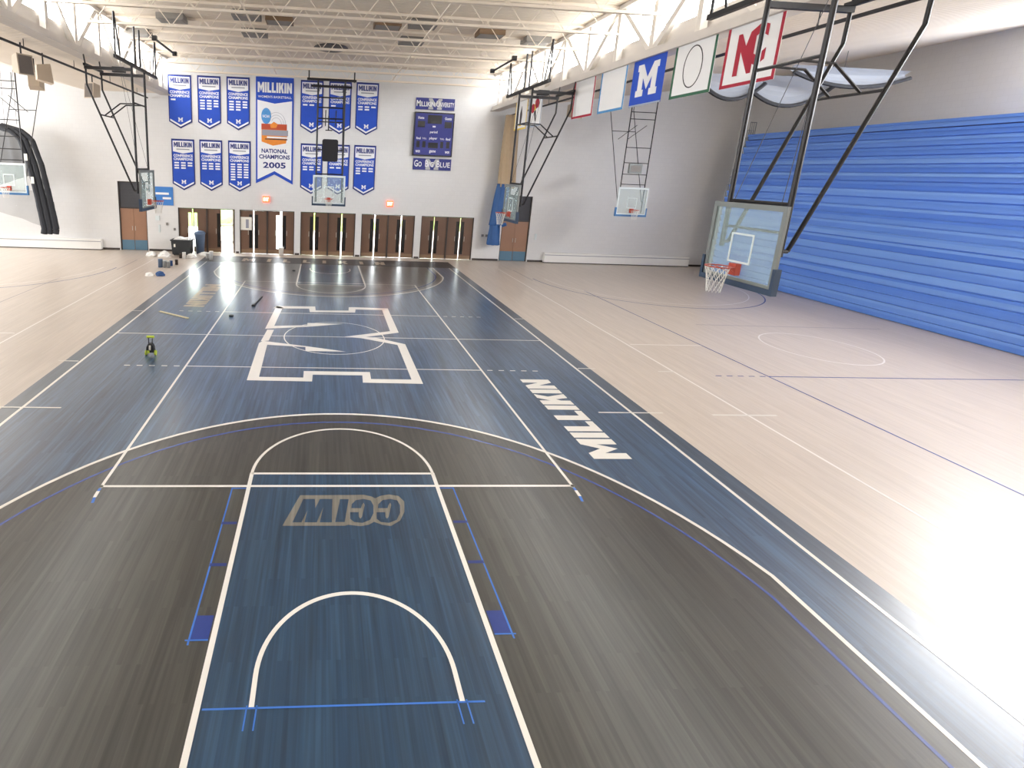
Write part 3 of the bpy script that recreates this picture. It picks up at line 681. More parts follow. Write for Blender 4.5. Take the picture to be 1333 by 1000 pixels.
BL = ['blue pennant with eight years, lower row, above the first entrance doors', 'blue pennant with nine years in three even columns, lower row', 'blue pennant with nineteen years filling its field, lower row',
      'blue pennant with six years, lower row, beside the black shot clock', 'blue pennant with two years, lower row, half hidden by shot clock and backboard', 'blue pennant with seven years, lower row, on the scoreboard side']
for k in range(6):
    pennant(TL[k], XT[k], 11.42 + 0.02 * k, top_years[k]); pennant(BL[k], XB_[k], 7.46 + 0.02 * k, bot_years[k])
# tall national champions banner
cb = tag(empty('champions_banner', (-3.82, YB, 4.8)), 'tall white and blue 2005 national champions banner with forked tail', 'banner')
W, H = 2.44, 6.75
MB().prism([(-W / 2, 0), (0, 0.62), (W / 2, 0), (W / 2, H), (-W / 2, H)], 0, 0.02).build('border', 'banner_blue', cb)
MB().prism([(-W / 2 + .1, 0.26), (0, 0.84), (W / 2 - .1, 0.26), (W / 2 - .1, H - 1.42), (0, H - 1.62), (-W / 2 + .1, H - 1.42)], -0.005, 0).build('field', 'banner_white', cb)
word_wall(MB(), 'MILLIKIN', -1.1, 1.1, H - 0.95, H - 0.32, -0.008).build('title_lettering', 'banner_white', cb)
text('sport_lettering', "WOMEN'S BASKETBALL", 'banner_white', cb, -1.08, 1.08, H - 1.28, H - 1.13, -0.006, 0.01)
text('national_lettering', 'NATIONAL', 'letter_navy', cb, -0.85, 0.85, 2.0, 2.28, -0.008, 0.035)
text('champions_lettering', 'CHAMPIONS', 'letter_navy', cb, -1.02, 1.02, 1.62, 1.9, -0.008, 0.035)
text('year_lettering', '2005', 'letter_navy', cb, -0.75, 0.75, 1.02, 1.42, -0.008, 0.03)
em = MB().prism([(-0.85, 2.72), (-0.1, 2.48), (0.75, 2.66), (0.86, 3.3), (0.8, 3.5), (-0.85, 3.5)], -0.009, -0.005).build('tournament_emblem', 'emblem_orange', cb)
MB().prism([(-0.55 + 0.32 * math.cos(t), 4.35 + 0.5 * math.sin(t)) for t in [2 * PI * i / 24 for i in range(24)]], -0.012, -0.005).build('blue_disc', 'emblem_sky', em)
text('disc_lettering', 'NCAA', 'banner_white', em, -0.78, -0.32, 4.24, 4.42, -0.014, 0.02)
MB().box(-0.86, 0.8, -0.012, -0.005, 3.5, 3.86).build('rust_band', 'emblem_rust', em)
MB().box(-0.82, 0.88, -0.014, -0.009, 3.12, 3.48).build('grey_band', 'letter_grey', em)
MB().box(-0.5, 0.86, -0.014, -0.009, 2.96, 3.06).build('white_band', 'banner_white', em)
MB().box(-0.62, 0.84, -0.014, -0.009, 2.86, 2.93).build('dark_band', 'emblem_dark', em)
MB().prism([(-0.3, 3.8), (-0.05, 4.0), (0.2, 3.86), (0.1, 3.62), (-0.25, 3.6)], -0.016, -0.012).build('orange_roof', 'emblem_orange', em)
mb = MB()
for rr in (0.34, 0.48, 0.62): mb.path([(0.1 + rr * math.cos(t), -0.01, 3.85 + 1.2 * rr * math.sin(t)) for t in [PI * i / 12 for i in range(11)]], 0.012, 4)
mb.build('swirl_line', 'letter_grey', em)

# ------------------------------------------------------------------ scoreboard and its signs
sb = tag(empty('scoreboard', (6.72, YB, 7.08)), 'navy scoreboard with dark digit windows on the white end wall', 'scoreboard')
MB().box(-1.3, 1.3, -0.16, 0.02, 0, 2.72).build('case', 'score_navy', sb)
MB().box(-1.34, 1.34, -0.175, 0.02, -0.05, 0.03).box(-1.34, 1.34, -0.175, 0.02, 2.69, 2.77).box(-1.34, -1.27, -0.175, 0.02, 0.03, 2.69).box(1.27, 1.34, -0.175, 0.02, 0.03, 2.69).build('edge_trim', 'score_black', sb)
for x0, x1, z0, z1 in [(-0.45, 0.5, 2.05, 2.6), (-1.1, -0.62, 1.8, 2.2), (0.7, 1.18, 1.8, 2.2), (-1.12, -0.9, 0.5, 0.92), (-0.72, -0.5, 0.5, 0.92), (-0.32, 0.34, 0.48, 0.84), (0.5, 0.7, 0.5, 0.92), (0.9, 1.12, 0.5, 0.92)]:
    MB().box(x0, x1, -0.168, -0.16, z0, z1).build('digit_window', 'score_black', sb)
for t, x0, x1, z0, z1 in [('Home', -1.1, -0.7, 2.32, 2.5), ('Guests', 0.7, 1.15, 2.32, 2.5), ('period', -0.25, 0.25, 1.4, 1.6), ('player', -0.27, 0.27, 1.0, 1.2), ('foul', -1.15, -0.85, 1.02, 1.18), ('foul', 0.85, 1.15, 1.02, 1.18), ('T.O.L.', -0.75, -0.45, 1.04, 1.15), ('T.O.L.', 0.45, 0.75, 1.04, 1.15), ('game', -0.22, 0.22, 0.14, 0.34), ('won', -1.15, -0.85, 0.16, 0.32), ('won', 0.85, 1.15, 0.16, 0.32)]:
    text('lettering', t, 'banner_white', sb, x0, x1, z0, z1, -0.165, 0.02)
MB().box(-0.1, 0.1, -0.166, -0.16, 1.82, 1.92).build('lamp_strip', 'banner_white', sb)
def wall_sign(label, words, cx_, z0, h):
    root = tag(empty('wall_sign', (cx_, YB, z0)), label, 'sign', 'blue signs around the scoreboard'); w = 1.3
    MB().box(-w, w, -0.03, 0.02, 0, h).build('panel', 'score_navy', root)
    MB().prism([(-0.45 + a * 0.9, 0.03 + b * (h - 0.06)) for a, b in BLOCK_M], -0.04, -0.03).build('letter_emblem', 'letter_silver', root)
    for t, x0, x1, z1, z2 in words: text('lettering', t, 'banner_white', root, x0, x1, z1, z2, -0.044, 0.015)
wall_sign('narrow navy Millikin University sign above the scoreboard', [('M', -1.25, -1.0, 0.2, 0.58), ('ILLIKIN', -0.98, -0.05, 0.2, 0.5), ('U', 0.08, 0.28, 0.2, 0.58), ('NIVERSITY', 0.3, 1.26, 0.2, 0.5)], 6.73, 10.02, 0.74)
wall_sign('narrow navy Go Big Blue sign under the scoreboard', [('G', -1.24, -0.98, 0.2, 0.64), ('O', -0.95, -0.72, 0.2, 0.54), ('B', -0.48, -0.26, 0.2, 0.64), ('IG', -0.23, 0.1, 0.2, 0.54), ('B', 0.3, 0.52, 0.2, 0.64), ('LUE', 0.55, 1.22, 0.2, 0.54)], 6.79, 6.12, 0.76)
# lit exit signs
for X, lab in ((-4.36, 'small lit orange exit sign under the tall champions banner'), (4.05, 'small lit orange exit sign above doors, on the scoreboard side')):
    ex = tag(empty('exit_sign', (X, YB, 3.55)), lab, 'exit sign', 'lit exit signs over the doors')
    MB().box(-0.22, 0.22, -0.08, 0.02, 0, 0.42).build('case', 'exit_red', ex)
    text('lettering', 'EXIT', 'exit_letters', ex, -0.17, 0.17, 0.1, 0.32, -0.084, 0.02)
# blue sign beside the first doors
bs = tag(empty('wall_sign', (-11.15, YB, 3.12)), 'light blue square sign with two white lines beside the tan door', 'sign')
MB().box(-0.63, 0.63, -0.02, 0.02, 0, 1.22).build('panel', 'sign_blue', bs)
MB().box(-0.5, 0.36, -0.026, -0.02, 0.7, 0.84).build('print_line', 'banner_white', bs)
MB().box(-0.05, 0.5, -0.026, -0.02, 0.4, 0.54).build('print_line', 'banner_white', bs)
# small things on the walls
for X, z, w, h, nm, lab, m in [(-11.6, 2.1, 0.26, 0.3, 'wall_cabinet', 'small pale control box on the wall under the blue sign', 'frame_white'), (-10.98, 1.78, 0.14, 0.18, 'wall_switch', 'small dark switch on the wall between tan door and brown doors', 'fixture_grey'),
                               (-11.5, 1.3, 0.1, 0.5, 'wall_switch', 'tall pale switch plate on the wall beside the tan door', 'frame_white'), (-10.5, 1.45, 0.12, 0.16, 'wall_switch', 'small grey switch beside the brown door frame', 'fixture_grey'),
                               (10.72, 1.7, 0.16, 0.16, 'wall_outlet', 'small grey plate between brown doors and blue curtain', 'fixture_grey'), (11.02, 1.7, 0.16, 0.16, 'wall_outlet', 'second small grey plate, nearer the blue curtain', 'fixture_grey'),
                               (14.55, 1.6, 0.14, 0.42, 'wall_switch', 'narrow pale plate beside the tan door near the heater', 'frame_white')]:
    r = tag(MB().box(X - w / 2, X + w / 2, YW - 0.06, YW + 0.01, z, z + h).box(X - w / 3, X + w / 3, YW - 0.07, YW - 0.06, z + h * 0.2, z + h * 0.8).build(nm, m), lab, nm.replace('_', ' '))
po = tag(MB().box(-6.12, -5.35, YD - 0.03, YD - 0.012, 1.62, 2.5).build('paper_notice', 'paper_white'), 'white paper notice taped on a brown door leaf', 'notice')
MB().box(-5.75, -5.55, YD - 0.034, YD - 0.03, 1.75, 2.35).build('printed_block', 'letter_grey', po)
# long heaters along the end wall
for x0, x1, lab in ((-26.5, -15.3, 'long white heater cabinet along the wall under the black net'), (15.25, 26.0, 'long white heater cabinet along the wall beside the bleachers')):
    h = tag(empty('wall_heater', ((x0 + x1) / 2, YW - 0.16, 0)), lab, 'heater', 'long wall heaters'); w = (x1 - x0) / 2
    MB().box(-w, w, -0.15, 0.15, 0.06, 0.72).build('cabinet', 'heater_white', h)
    MB().box(-w, w, -0.12, 0.15, 0, 0.06).build('plinth', 'frame_dark', h)
    MB().box(-w, w, -0.165, -0.15, 0.56, 0.60).build('outlet_slot', 'letter_grey', h)
    k = -w + 1.5
    while k < w - 0.3: MB().box(k - 0.01, k + 0.01, -0.156, -0.15, 0.08, 0.55).build('panel_joint', 'heater_white', h); k += 1.5

# ------------------------------------------------------------------ college banners under the east truss
XC = 10.62
def college(label, yc, w, border, z0=8.55, h=1.68, field='banner_cloth'):
    root = tag(empty('hanging_banner', (XC, yc, z0), -PI / 2), label, 'banner', 'college banners hanging under the truss'); b = 0.09
    MB().box(-w / 2, w / 2, 0, 0.012, 0, h).build('cloth', field, root)
    mb = MB(); mb.box(-w / 2, w / 2, -0.004, 0, 0, b).box(-w / 2, w / 2, -0.004, 0, h - b, h).box(-w / 2, -w / 2 + b, -0.004, 0, b, h - b).box(w / 2 - b, w / 2, -0.004, 0, b, h - b); mb.build('border', border, root)
    for s in (-1, 1): MB().tube((s * w * 0.4, 0.006, h), (s * w * 0.4, 0.006, 10.12 - z0 if h + z0 < 10.1 else h + 0.02), 0.006, 3).build('cord', 'dark_cable', root)
    return root
b1 = college('hanging banner with gold border, farthest along the truss', 26.75, 1.8, 'border_gold')
MB().prism([(-0.1, 0.3), (0.12, 0.3), (0.2, 0.8), (0.06, 1.3), (-0.12, 0.9)], -0.006, 0).build('emblem', 'emblem_dark', b1)
MB().prism([(-0.2, 0.2), (0.22, 0.2), (0.1, 0.34), (-0.1, 0.34)], -0.008, -0.001).build('emblem_base', 'border_gold', b1)
b2 = college('hanging banner with a red, gold and navy emblem behind the hoop frame', 24.75, 1.75, 'border_grey')
for x_, z_, r_, m_ in ((-0.3, 0.98, 0.26, 'border_red'), (0.22, 1.2, 0.28, 'border_red'), (-0.02, 1.0, 0.18, 'border_gold')):
    MB().prism([(x_ + r_ * math.cos(t), z_ + r_ * math.sin(t)) for t in [2 * PI * i / 7 for i in range(7)]], -0.006 - r_ * 0.01, 0).build('emblem_petal', m_, b2)
MB().prism([(-0.12, 0.8), (0.14, 0.85), (0.24, 0.3), (0.12, 0.28)], -0.006, 0).build('emblem_stem', 'emblem_dark', b2)
college('white hanging banner with red border', 19.5, 1.82, 'border_red')
college('white hanging banner with light blue border', 17.22, 1.84, 'border_blue')
bM = college('blue hanging banner with a large white block letter M', 14.98, 1.82, 'banner_blue', field='banner_blue')
MB().prism([(-0.6 + a * 1.2, 0.32 + b * 1.08) for a, b in BLOCK_M], -0.008, -0.001).build('block_letter', 'banner_cloth', bM)
MB().box(-0.91, 0.91, -0.005, 0, 0, 0.06).build('bottom_hem', 'border_grey', bM)
bG = college('white hanging banner with green border and oval ring emblem', 12.72, 1.8, 'border_green')
ov = [2 * PI * i / 36 for i in range(37)]
mb = MB()
for t0, t1 in zip(ov, ov[1:]): mb.prism([(0.42 * math.cos(t0), 0.86 + 0.62 * math.sin(t0)), (0.42 * math.cos(t1), 0.86 + 0.62 * math.sin(t1)), (0.385 * math.cos(t1), 0.86 + 0.585 * math.sin(t1)), (0.385 * math.cos(t0), 0.86 + 0.585 * math.sin(t0))], -0.005, -0.001)
mb.build('oval_ring', 'emblem_dark', bG)
bN = college('white hanging banner with red border and interlocked red letters N and C', 10.52, 1.82, 'border_red')
text('letter', 'N', 'border_red', bN, -0.5, 0.12, 0.28, 1.35, -0.006, 0.05)
text('letter', 'C', 'border_red', bN, -0.2, 0.5, 0.46, 1.48, -0.008, 0.05)

# ------------------------------------------------------------------ ceiling things
def fixture(u, v, m, lab, w=0.6, d=0.42):
    X, Y, Z = px(u, v, 2, 12.2); root = tag(empty('ceiling_light', (X, Y, 12.2)), lab, 'ceiling light', 'unlit ceiling lights between the joists')
    part('fx' + m, 'housing', lambda: MB().box(-w, w, -d, d, 0, ZD - 12.2), m, root)
    part('fl', 'lens', lambda: MB().box(-w * 0.9, w * 0.9, -d * 0.85, d * 0.85, -0.015, 0), m, root)
for u, v, m, lab in [(224, 27.6, 'fixture_grey', 'unlit grey ceiling light above the short black bar on the loudspeaker side'), (321, 24, 'fixture_grey', 'unlit grey ceiling light next to a brown one, towards the loudspeakers'), (332, 46.6, 'fixture_grey', 'unlit grey ceiling light one joist nearer the tall champions banner'),
                     (364, 30, 'fixture_brown', 'unlit brown ceiling light over the court on the loudspeaker side'), (504, 36.2, 'fixture_brown', 'unlit brown ceiling light over the court on the scoreboard side'), (550, 35.5, 'fixture_grey', 'unlit grey ceiling light next to a brown one, towards the college banners'),
                     (535, 57, 'fixture_grey', 'unlit grey ceiling light one joist nearer the scoreboard'), (637.5, 47.6, 'fixture_brown', 'unlit brown ceiling light beside the short black bar and college banners'), (180, 46, 'fixture_grey', 'unlit grey ceiling light close against the truss over the loudspeakers'), (697, 57, 'fixture_grey', 'unlit grey ceiling light close against the truss over the college banners')]:
    fixture(u, v, m, lab)
X, Y, Z = px(433, 83, 2, 12.3)
cv = tag(empty('ceiling_vent', (-0.3, 27.0, 12.3)), 'round sooty ceiling vent above the far basketball hoop', 'ceiling vent')
MB().lathe([(0.3, 0.15), (0.9, 0.15), (0.95, 0.1), (0.6, 0.0), (0.3, -0.03)], 24).build('diffuser', 'soot_grey', cv)
for X, lab in ((-8.2, 'short black steel bar under the joists near the west truss'), (8.2, 'short black steel bar under the joists near the east truss')):
    st = tag(empty('ceiling_bar', (X, 23.4, ZJ)), lab, 'steel bar', 'black bars under the joists')
    MB().tube((0, -1.6, -0.12), (0, 1.6, -0.12), 0.05, 8).build('bar', 'black_steel', st)
    for y in (-1.6, 1.6): MB().box(-0.1, 0.1, y - 0.08, y + 0.08, -0.2, 0.0).build('clamp', 'black_steel', st)
for sx, lab in ((-1, 'long dark curtain pipe hanging under the bay ceiling near the loudspeakers'), (1, 'long dark curtain pipe hanging behind the college banners')):
    pr = tag(empty('curtain_pipe', (11.85 * sx, 0, 9.9)), lab, 'pipe', 'curtain pipes of the side bays')
    MB().tube((0, 4, 0), (0, 31.9, 0), 0.05, 8).build('pipe', 'black_steel', pr)
    for y in range(6, 32, 4): MB().tube((0, y, 0.04), (0, y, 0.42 if sx < 0 else 0.55), 0.015, 4).build('hanger', 'black_steel', pr)
def speaker(x, y, z, rz, lab, zc):
    s = tag(empty('loudspeaker', (x, y, z), rz), lab, 'loudspeaker', 'beige loudspeakers under the bay ceiling')
    def case():
        m = MB(); n = 0; m.v = [(-.3, -.3, 0), (.3, -.3, 0), (.22, .28, .12), (-.22, .28, .12), (-.3, -.22, .78), (.3, -.22, .78), (.22, .28, .7), (-.22, .28, .7)]
        m.f = [(0, 3, 2, 1), (4, 5, 6, 7), (0, 1, 5, 4), (1, 2, 6, 5), (2, 3, 7, 6), (3, 0, 4, 7)]; return m
    part('spk', 'case', case, 'speaker_beige', s)
    part('spg', 'grille', lambda: MB().poly([(-.26, -.305, .05), (.26, -.305, .05), (.26, -.235, .73), (-.26, -.235, .73)]), 'speaker_grille', s)
    MB().tube((0, 0, 0.7), (0, 0, zc - z - 0.002), 0.03).build('bracket', 'black_steel', s)
speaker(-12.35, 18.7, 9.0, 1.0, 'beige loudspeaker with a dark grille hanging below the curtain pipe', 10.22)
speaker(-12.5, 20.6, 9.0, 2.2, 'beige loudspeaker turned away beside another pair', 10.22)
speaker(-13.6, 22.0, 8.9, 3.4, 'lowest beige loudspeaker of the cluster, over the side court', 10.22)
speaker(-12.6, 25.6, 9.0, -0.4, 'single beige loudspeaker behind the hoop frame near the tan door', 10.22)
speaker(12.7, 24.6, 9.05, 0.4, 'beige loudspeaker behind the hoop frame near the bundled curtain', 10.518)

# ------------------------------------------------------------------ bleachers
bl = tag(empty('bleachers', (26.1, 16.0, 0)), 'tall folded blue bleachers along the side wall', 'bleachers')
NR = 23; y0b, y1b = 3.0, 29.7; HH = 9.2 / NR
for k in range(NR):
    z = k * HH; xo = 0.0 if z < 4.6 else (z - 4.6) * 0.2
    me_key = 'row'
    rw = part(me_key, 'seat_row', lambda: MB().box(0, 0.5, y0b - 16, y1b - 16, 0.03, HH - 0.035), 'bleacher_blue', bl); rw.location = (xo, 0, z)
    part('rown', 'seat_nose', lambda: MB().box(-0.05, 0.0, y0b - 16, y1b - 16, HH - 0.16, HH - 0.035), 'bleacher_blue', rw)
    part('gap', 'riser_recess', lambda: MB().box(0.09, 0.5, y0b - 16, y1b - 16, -0.035, 0.03), 'bleacher_blue', rw)
MB().box(0.9, 1.9, y0b - 16, y1b - 16, 0, 9.0).build('understructure', 'block_navy', bl)
for k in range(9):
    z = 4.6 + k * 0.5; xo = (z - 4.6) * 0.2
    part('rail', 'end_rail', lambda: MB().path([(0.05, 0, 0), (0.05, 0, 1.35), (0.45, 0, 1.35), (0.45, 0, 0)], 0.02, 5).tube((0.18, 0, 0), (0.18, 0, 1.35), 0.012, 4).tube((0.31, 0, 0), (0.31, 0, 1.35), 0.012, 4), 'rail_grey', bl).location = (xo, y1b - 16 + 0.05, z)

# ------------------------------------------------------------------ nets and curtains
rnd = random.Random(4)
nb = tag(empty('hoisted_net', (-20.0, 30.0, 0)), 'hoisted black batting net bunched on the pale wall behind a hoop', 'net')
def sheet(fn, nu, nv):
    m = MB(); m.v = [fn(i / nu, j / nv) for j in range(nv + 1) for i in range(nu + 1)]
    m.f = [(j * (nu + 1) + i, j * (nu + 1) + i + 1, (j + 1) * (nu + 1) + i + 1, (j + 1) * (nu + 1) + i) for j in range(nv) for i in range(nu)]; return m
def edge_x(z):   # outer edge of the bundle as it hangs
    pts = [(7.8, -0.2), (7.5, 1.2), (7.0, 1.85), (5.5, 2.28), (3.6, 2.58), (1.5, 2.85), (1.05, 2.7)]
    for (za, xa), (zb, xb) in zip(pts, pts[1:]):
        if zb <= z <= za: return xa + (xb - xa) * (za - z) / (za - zb)
    return 2.7
sheet(lambda a, b: ((lambda z: (-2.6 + a * (edge_x(z) + 2.4), 0.10 * math.sin(a * 40 + b * 3), z))(7.75 - b * 4.1 * (0.85 + 0.15 * math.cos(a * 3)))), 60, 14).build('mesh_sheet', 'mesh_net', nb)
sheet(lambda a, b: ((lambda z: (-2.6 + a * (edge_x(z) + 2.2), 0.12 + 0.06 * math.sin(a * 25 + b * 4), z))(3.9 - b * (1.2 + 1.3 * a * a))), 40, 10).build('thin_mesh_skirt', 'mesh_net_thin', nb)
for k, off in enumerate((0.0, -0.34, -0.62)):
    pts = [(edge_x(z) + off, -0.1 - 0.08 * k, z) for z in [7.72 - i * 0.28 for i in range(24)]]
    mb = MB()
    for i, (p, q) in enumerate(zip(pts, pts[1:])): mb.tube(p, q, 0.13 + 0.06 * i / 24 + 0.02 * rnd.random(), 8, 0.13 + 0.06 * (i + 1) / 24 + 0.02 * rnd.random())
    mb.build('bundle_roll', 'net_black', nb)
mb = MB(); mb.path([(-2.6 + i * 0.25, 0, 7.85 - 0.02 * i - 0.04 * math.sin(i)) for i in range(15)], 0.14, 7); mb.build('top_roll', 'net_black', nb)
for z in (5.9, 4.55): MB().box(edge_x(z) - 0.68, edge_x(z) - 0.5, -0.44, -0.42, z - 0.2, z + 0.2).build('white_tag', 'paper_white', nb)
for x_ in (-1.6, 0.3, 1.0): MB().tube((x_, 0, 7.8), (x_ + 0.05, 0, 11.0 if x_ < 0 else 10.9), 0.012, 4).build('hoist_cord', 'dark_cable', nb)

dc = tag(empty('divider_curtain', (11.75, 31.3, 0)), 'bundled divider curtain, tan mesh above and blue vinyl below', 'curtain')
def bundle(z0, z1, r0_, r1_, x0, x1, seed, nz=16):
    m = MB(); k = 22; rr = random.Random(seed); ph = rr.random() * 6
    for j in range(nz + 1):
        t = j / nz; z = z0 + (z1 - z0) * t; r = r0_ + (r1_ - r0_) * t; cx_ = x0 + (x1 - x0) * t
        m.v += [(cx_ + r * (1 + 0.22 * math.sin(7 * a + ph + t * 2)) * math.cos(a), 0.8 * r * (1 + 0.22 * math.sin(7 * a + ph + t * 2)) * math.sin(a), z) for a in [2 * PI * i / k for i in range(k)]]
    for j in range(nz): m.f += [(j * k + i, j * k + (i + 1) % k, (j + 1) * k + (i + 1) % k, (j + 1) * k + i) for i in range(k)]
    m.f += [tuple(range(k))[::-1], tuple(nz * k + i for i in range(k))]; return m
bundle(5.2, 9.85, 0.44, 0.30, -0.05, -0.1, 2).build('mesh_upper', 'curtain_tan', dc, True)
bundle(5.1, 9.6, 0.22, 0.16, 0.42, 0.3, 5).build('mesh_fold', 'curtain_tan', dc, True)
bundle(2.6, 5.4, 0.36, 0.42, -0.5, -0.12, 3).build('vinyl_lower', 'curtain_blue', dc, True)
bundle(1.25, 2.65, 0.40, 0.30, -0.48, -0.5, 7).build('vinyl_tail', 'curtain_blue', dc, True)
MB().tube((-0.1, -0.32, 2.62), (0.15, -0.45, 2.75), 0.12, 8).build('tie_knot', 'curtain_blue', dc)

rn = tag(empty('hoisted_net', (19.0, 20.0, 0)), 'pale swagged net hoisted under the bay ceiling behind the red lettered banner', 'net')
def swag(x0, x1, zt, sag, y):
    sheet(lambda a, b: (x0 + (x1 - x0) * a, y + 0.25 * math.sin(b * PI) , zt + 0.3 - (0.3 + sag * 4 * a * (1 - a)) * b), 20, 6).build('swag', 'net_plastic', rn)
    MB().path([(x0 + (x1 - x0) * i / 16, y, zt - sag * 4 * (i / 16) * (1 - i / 16)) for i in range(17)], 0.09, 6).build('edge_roll', 'net_black', rn)
swag(-2.9, 0.2, 10.45, 0.75, 0); swag(-0.6, 3.9, 10.6, 1.0, 0.4); swag(1.0, 6.5, 10.9, 0.5, -0.5)
for x_ in (-2.8, 0.1, 3.8): MB().tube((x_, 0, 10.4), (x_, 0, 10.3 + (19.0 + x_ - 11.2) * 0.147 + 0.02), 0.012, 4).build('hoist_cord', 'dark_cable', rn)

# ------------------------------------------------------------------ things lying on the floor
lm = tag(empty('floor_tool', (-5.79, 12.2, 0.007)), 'small yellow and black wheeled tool standing on the blue court', 'tool')
for s in (-1, 1):
    m = MB().tube((0.14 * s - 0.025, 0, 0.08), (0.14 * s + 0.025, 0, 0.08), 0.08, 14); m.build('wheel', 'yellow_plastic', lm)
    MB().tube((0.05 * s, 0.0, 0.36), (0.06 * s, 0.02, 0.57), 0.016, 6).build('upright', 'bin_black', lm)
MB().prism([(-0.12, 0.10), (0.12, 0.10), (0.11, 0.28), (0.06, 0.38), (-0.06, 0.38), (-0.11, 0.28)], -0.07, 0.07).build('body', 'bin_black', lm)
MB().prism([(-0.04, 0.2), (0.02, 0.18), (0.03, 0.34), (-0.03, 0.34)], -0.075, -0.07).build('label_patch', 'paper_white', lm)
MB().box(-0.10, -0.02, -0.08, 0.0, 0.08, 0.17).build('front_guard', 'yellow_plastic', lm)
MB().tube((-0.11, 0.02, 0.59), (0.11, 0.02, 0.59), 0.04, 10).build('grip', 'yellow_plastic', lm)
def bar(name, p, q, w, h, m, lab, cat):
    p, q = Vector((*p, 0)), Vector((*q, 0)); d = q - p; o = tag(MB().box(0, d.length, -w / 2, w / 2, 0, h).box(0.05, d.length - 0.05, -w / 4, w / 4, h, h + 0.004).build(name, m), lab, cat)
    o.location = (p.x, p.y, 0.0085); o.rotation_euler = (0, 0, math.atan2(d.y, d.x)); return o
bar('wooden_batten', (-7.02, 17.13), (-5.66, 16.24), 0.09, 0.03, 'stick_wood', 'thin pale wooden batten lying on the blue court', 'batten')
pp = bar('roller_pole', (-3.41, 18.28), (-3.24, 19.93), 0.06, 0.04, 'bin_black', 'dark roller pole lying on the shiny blue court', 'pole')
MB().box(-0.05, 0.08, -0.07, 0.07, 0, 0.07).build('roller_head', 'bin_black', pp)
bn = tag(empty('storage_bin', (-9.72, 30.95, 0)), 'black storage bin on the floor by the first entrance doors', 'bin')
MB().prism([(-0.55, 0.06), (0.55, 0.06), (0.62, 0.95), (-0.62, 0.95)], -0.4, 0.4).build('body', 'bin_black', bn)
MB().box(-0.66, 0.66, -0.44, 0.44, 0.95, 1.03).build('rim', 'bin_black', bn)
MB().box(-0.45, -0.34, -0.41, -0.4, 0.55, 0.75).build('label_patch', 'paper_white', bn)
for s in (-1, 1): MB().tube((0.45 * s - 0.03, -0.3, 0.05), (0.45 * s + 0.03, -0.3, 0.05), 0.05, 10).build('wheel', 'bin_black', bn)
MB().prism([(-0.5, 1.03), (0.5, 1.03), (0.42, 1.16), (0.1, 1.1), (-0.2, 1.2), (-0.4, 1.12)], -0.3, 0.3).build('liner', 'bag_white', bn)
tc_ = tag(empty('trash_can', (-8.72, 31.62, 0)), 'tall blue grey trash can in front of the tan door leaf', 'trash can')
MB().lathe([(0.26, 0), (0.34, 1.3), (0.37, 1.32), (0.37, 1.4), (0.3, 1.41)], 20).build('body', 'can_blue', tc_, True)
MB().lathe([(0.36, 1.40), (0.3, 1.5), (0.12, 1.55)], 20).build('lid', 'can_blue', tc_, True)
def blob(name, x, y, r, h, m, lab, cat, group, seed):
    rr = random.Random(seed); mm = MB(); k = 14; rows = 6
    for j in range(rows + 1):
        t = j / rows; R_ = r * math.sqrt(max(0.02, 1 - t ** 2.2)); mm.v += [((R_ * (1 + 0.25 * rr.uniform(-1, 1))) * math.cos(2 * PI * i / k), 0.7 * (R_ * (1 + 0.25 * rr.uniform(-1, 1))) * math.sin(2 * PI * i / k), h * t) for i in range(k)]
    for j in range(rows): mm.f += [(j * k + i, j * k + (i + 1) % k, (j + 1) * k + (i + 1) % k, (j + 1) * k + i) for i in range(k)]
    mm.f += [tuple(range(k))[::-1], tuple(rows * k + i for i in range(k))]
    o = tag(mm.build(name, m), lab, cat, group); o.location = (x, y, 0.002); return o
BG = 'cleaning bags and rags on the floor'
def at(u, v): return fl(185 + u / 13.33, 310 + v / 13.33)
x_, y_ = at(230, 315); blob('plastic_bag', x_ - 0.25, y_, 0.34, 0.32, 'bag_white', 'crumpled white plastic bag on the maple floor before the tan door', 'bag', BG, 1)
x_, y_ = at(470, 310); blob('plastic_bag', x_ - 0.15, y_ - 0.45, 0.36, 0.42, 'bag_white', 'taller white plastic bag beside the black bin', 'bag', BG, 2)
x_, y_ = at(880, 325); blob('plastic_bag', x_, y_ - 0.4, 0.3, 0.28, 'bag_white', 'white bag lying between black bin and blue court', 'bag', BG, 3)
x_, y_ = at(1045, 300); blob('plastic_bag', x_ + 0.1, y_ + 0.1, 0.34, 0.22, 'bag_white', 'flat white bag at the foot of the brown door leaf', 'bag', BG, 8)
x_, y_ = at(150, 655); blob('cloth_rag', x_ - 0.06, y_, 0.22, 0.2, 'bag_white', 'pale rag heap beside the blue rag on the maple floor', 'rag', BG, 4)
x_, y_ = at(300, 655); blob('cloth_rag', x_ + 0.04, y_, 0.22, 0.26, 'rag_blue', 'blue rag heap on the maple floor beside the court edge', 'rag', BG, 5)
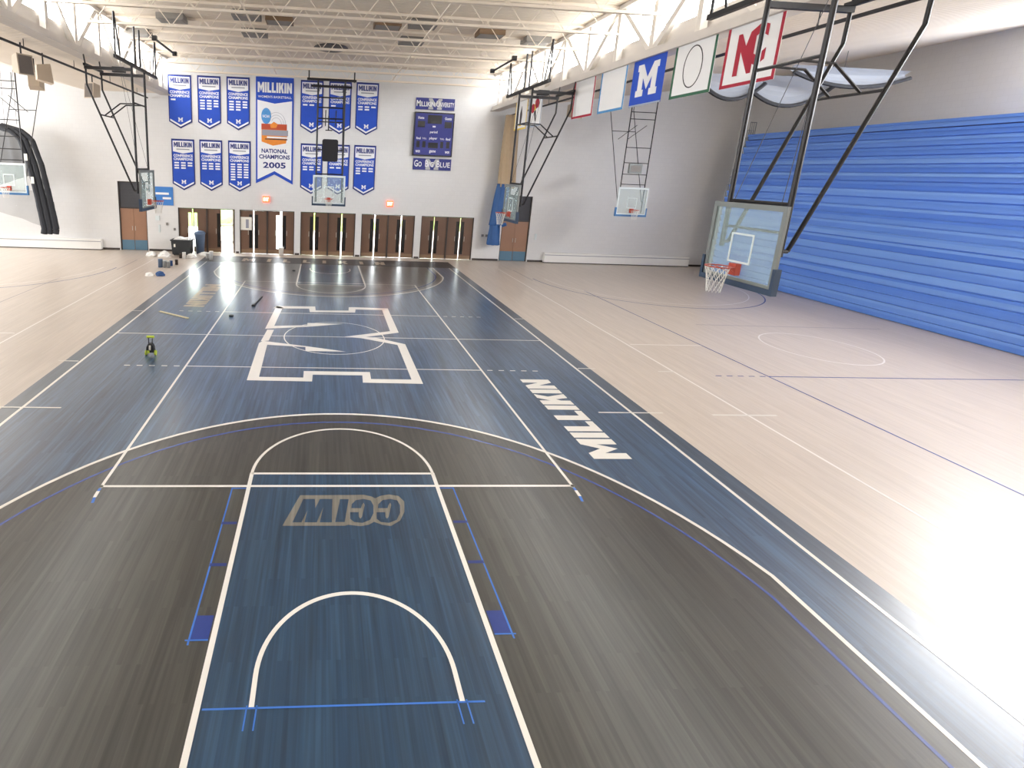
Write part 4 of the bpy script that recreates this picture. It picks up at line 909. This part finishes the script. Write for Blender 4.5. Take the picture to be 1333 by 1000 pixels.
def can(u, v, r, h, m, lab):
    X, Y = at(u, v); o = tag(empty('paint_can', (X, Y, 0.001)), lab, 'paint can', 'paint cans on the floor')
    MB().lathe([(r, 0), (r, h * 0.94), (r * 1.05, h * 0.95), (r * 1.05, h), (r * 0.9, h), (r * 0.88, h * 0.97)], 18).build('can_body', m, o, True)
    MB().path([(r * math.cos(t), 0, h * 0.8 - r * 0.9 * math.sin(t)) for t in [PI * i / 8 for i in range(9)]], 0.008, 4).build('handle', 'black_steel', o); o.rotation_euler = (0, 0, 0.4)
can(320, 505, 0.13, 0.48, 'can_blue', 'tall blue grey paint can at the head of the row of cans')
can(398, 510, 0.10, 0.4, 'can_steel', 'steel paint can next to the tall blue grey can')
can(462, 514, 0.09, 0.36, 'can_steel', 'steel paint can in the middle of the row on the maple floor')
can(505, 480, 0.09, 0.3, 'rag_blue', 'small dark blue paint can near the red topped one')
can(598, 460, 0.09, 0.3, 'frame_dark', 'small dark can at the end of the row of cans')
can(730, 355, 0.11, 0.4, 'bag_white', 'white paint can in front of the black storage bin')
can(670, 348, 0.09, 0.3, 'frame_dark', 'small dark can leaning by the black storage bin')
can(1140, 350, 0.13, 0.34, 'bag_white', 'white paint can on the corner of the blue court')
can(1200, 375, 0.12, 0.55, 'bag_white', 'tall white container on the corner of the blue court')
bk = tag(empty('bucket', (-3.3, 31.75, 0)), 'white bucket by the bright gap of the brown doors', 'bucket')
MB().lathe([(0.13, 0), (0.18, 0.52), (0.2, 0.53), (0.2, 0.56), (0.16, 0.56)], 16).build('bucket_body', 'bag_white', bk, True)
MB().path([(0.18 * math.cos(t), 0, 0.5 + 0.16 * math.sin(t)) for t in [PI * i / 8 for i in range(9)]], 0.008, 4).build('handle', 'alu', bk)
for u, v, lab in ((301, 412, 'small dark tape roll lying on the shiny blue court'), (382.5, 353, 'small dark tape roll lying near the far lane')):
    X, Y = fl(u, v); tp = tag(MB().lathe([(0.05, 0), (0.09, 0), (0.09, 0.05), (0.05, 0.05)], 16).build('tape_roll', 'bin_black'), lab, 'tape roll', 'tape rolls on the court'); tp.location = (X, Y, 0.008)

# greenery outside the doors
mat('leaf_green', (120, 150, 70), 0.9, var=0.3, scale=2.5)
rr = random.Random(9)
for k in range(5):
    X = -26 + k * 13; o = blob('round_shrub', X, 52 + rr.uniform(-2, 2), 4.4, 4.5 + rr.uniform(0, 1.5), 'leaf_green', 'sunlit green shrub outside the doors', 'shrub', 'shrubs outside the doors', 20 + k)
    o.location.z = -0.05
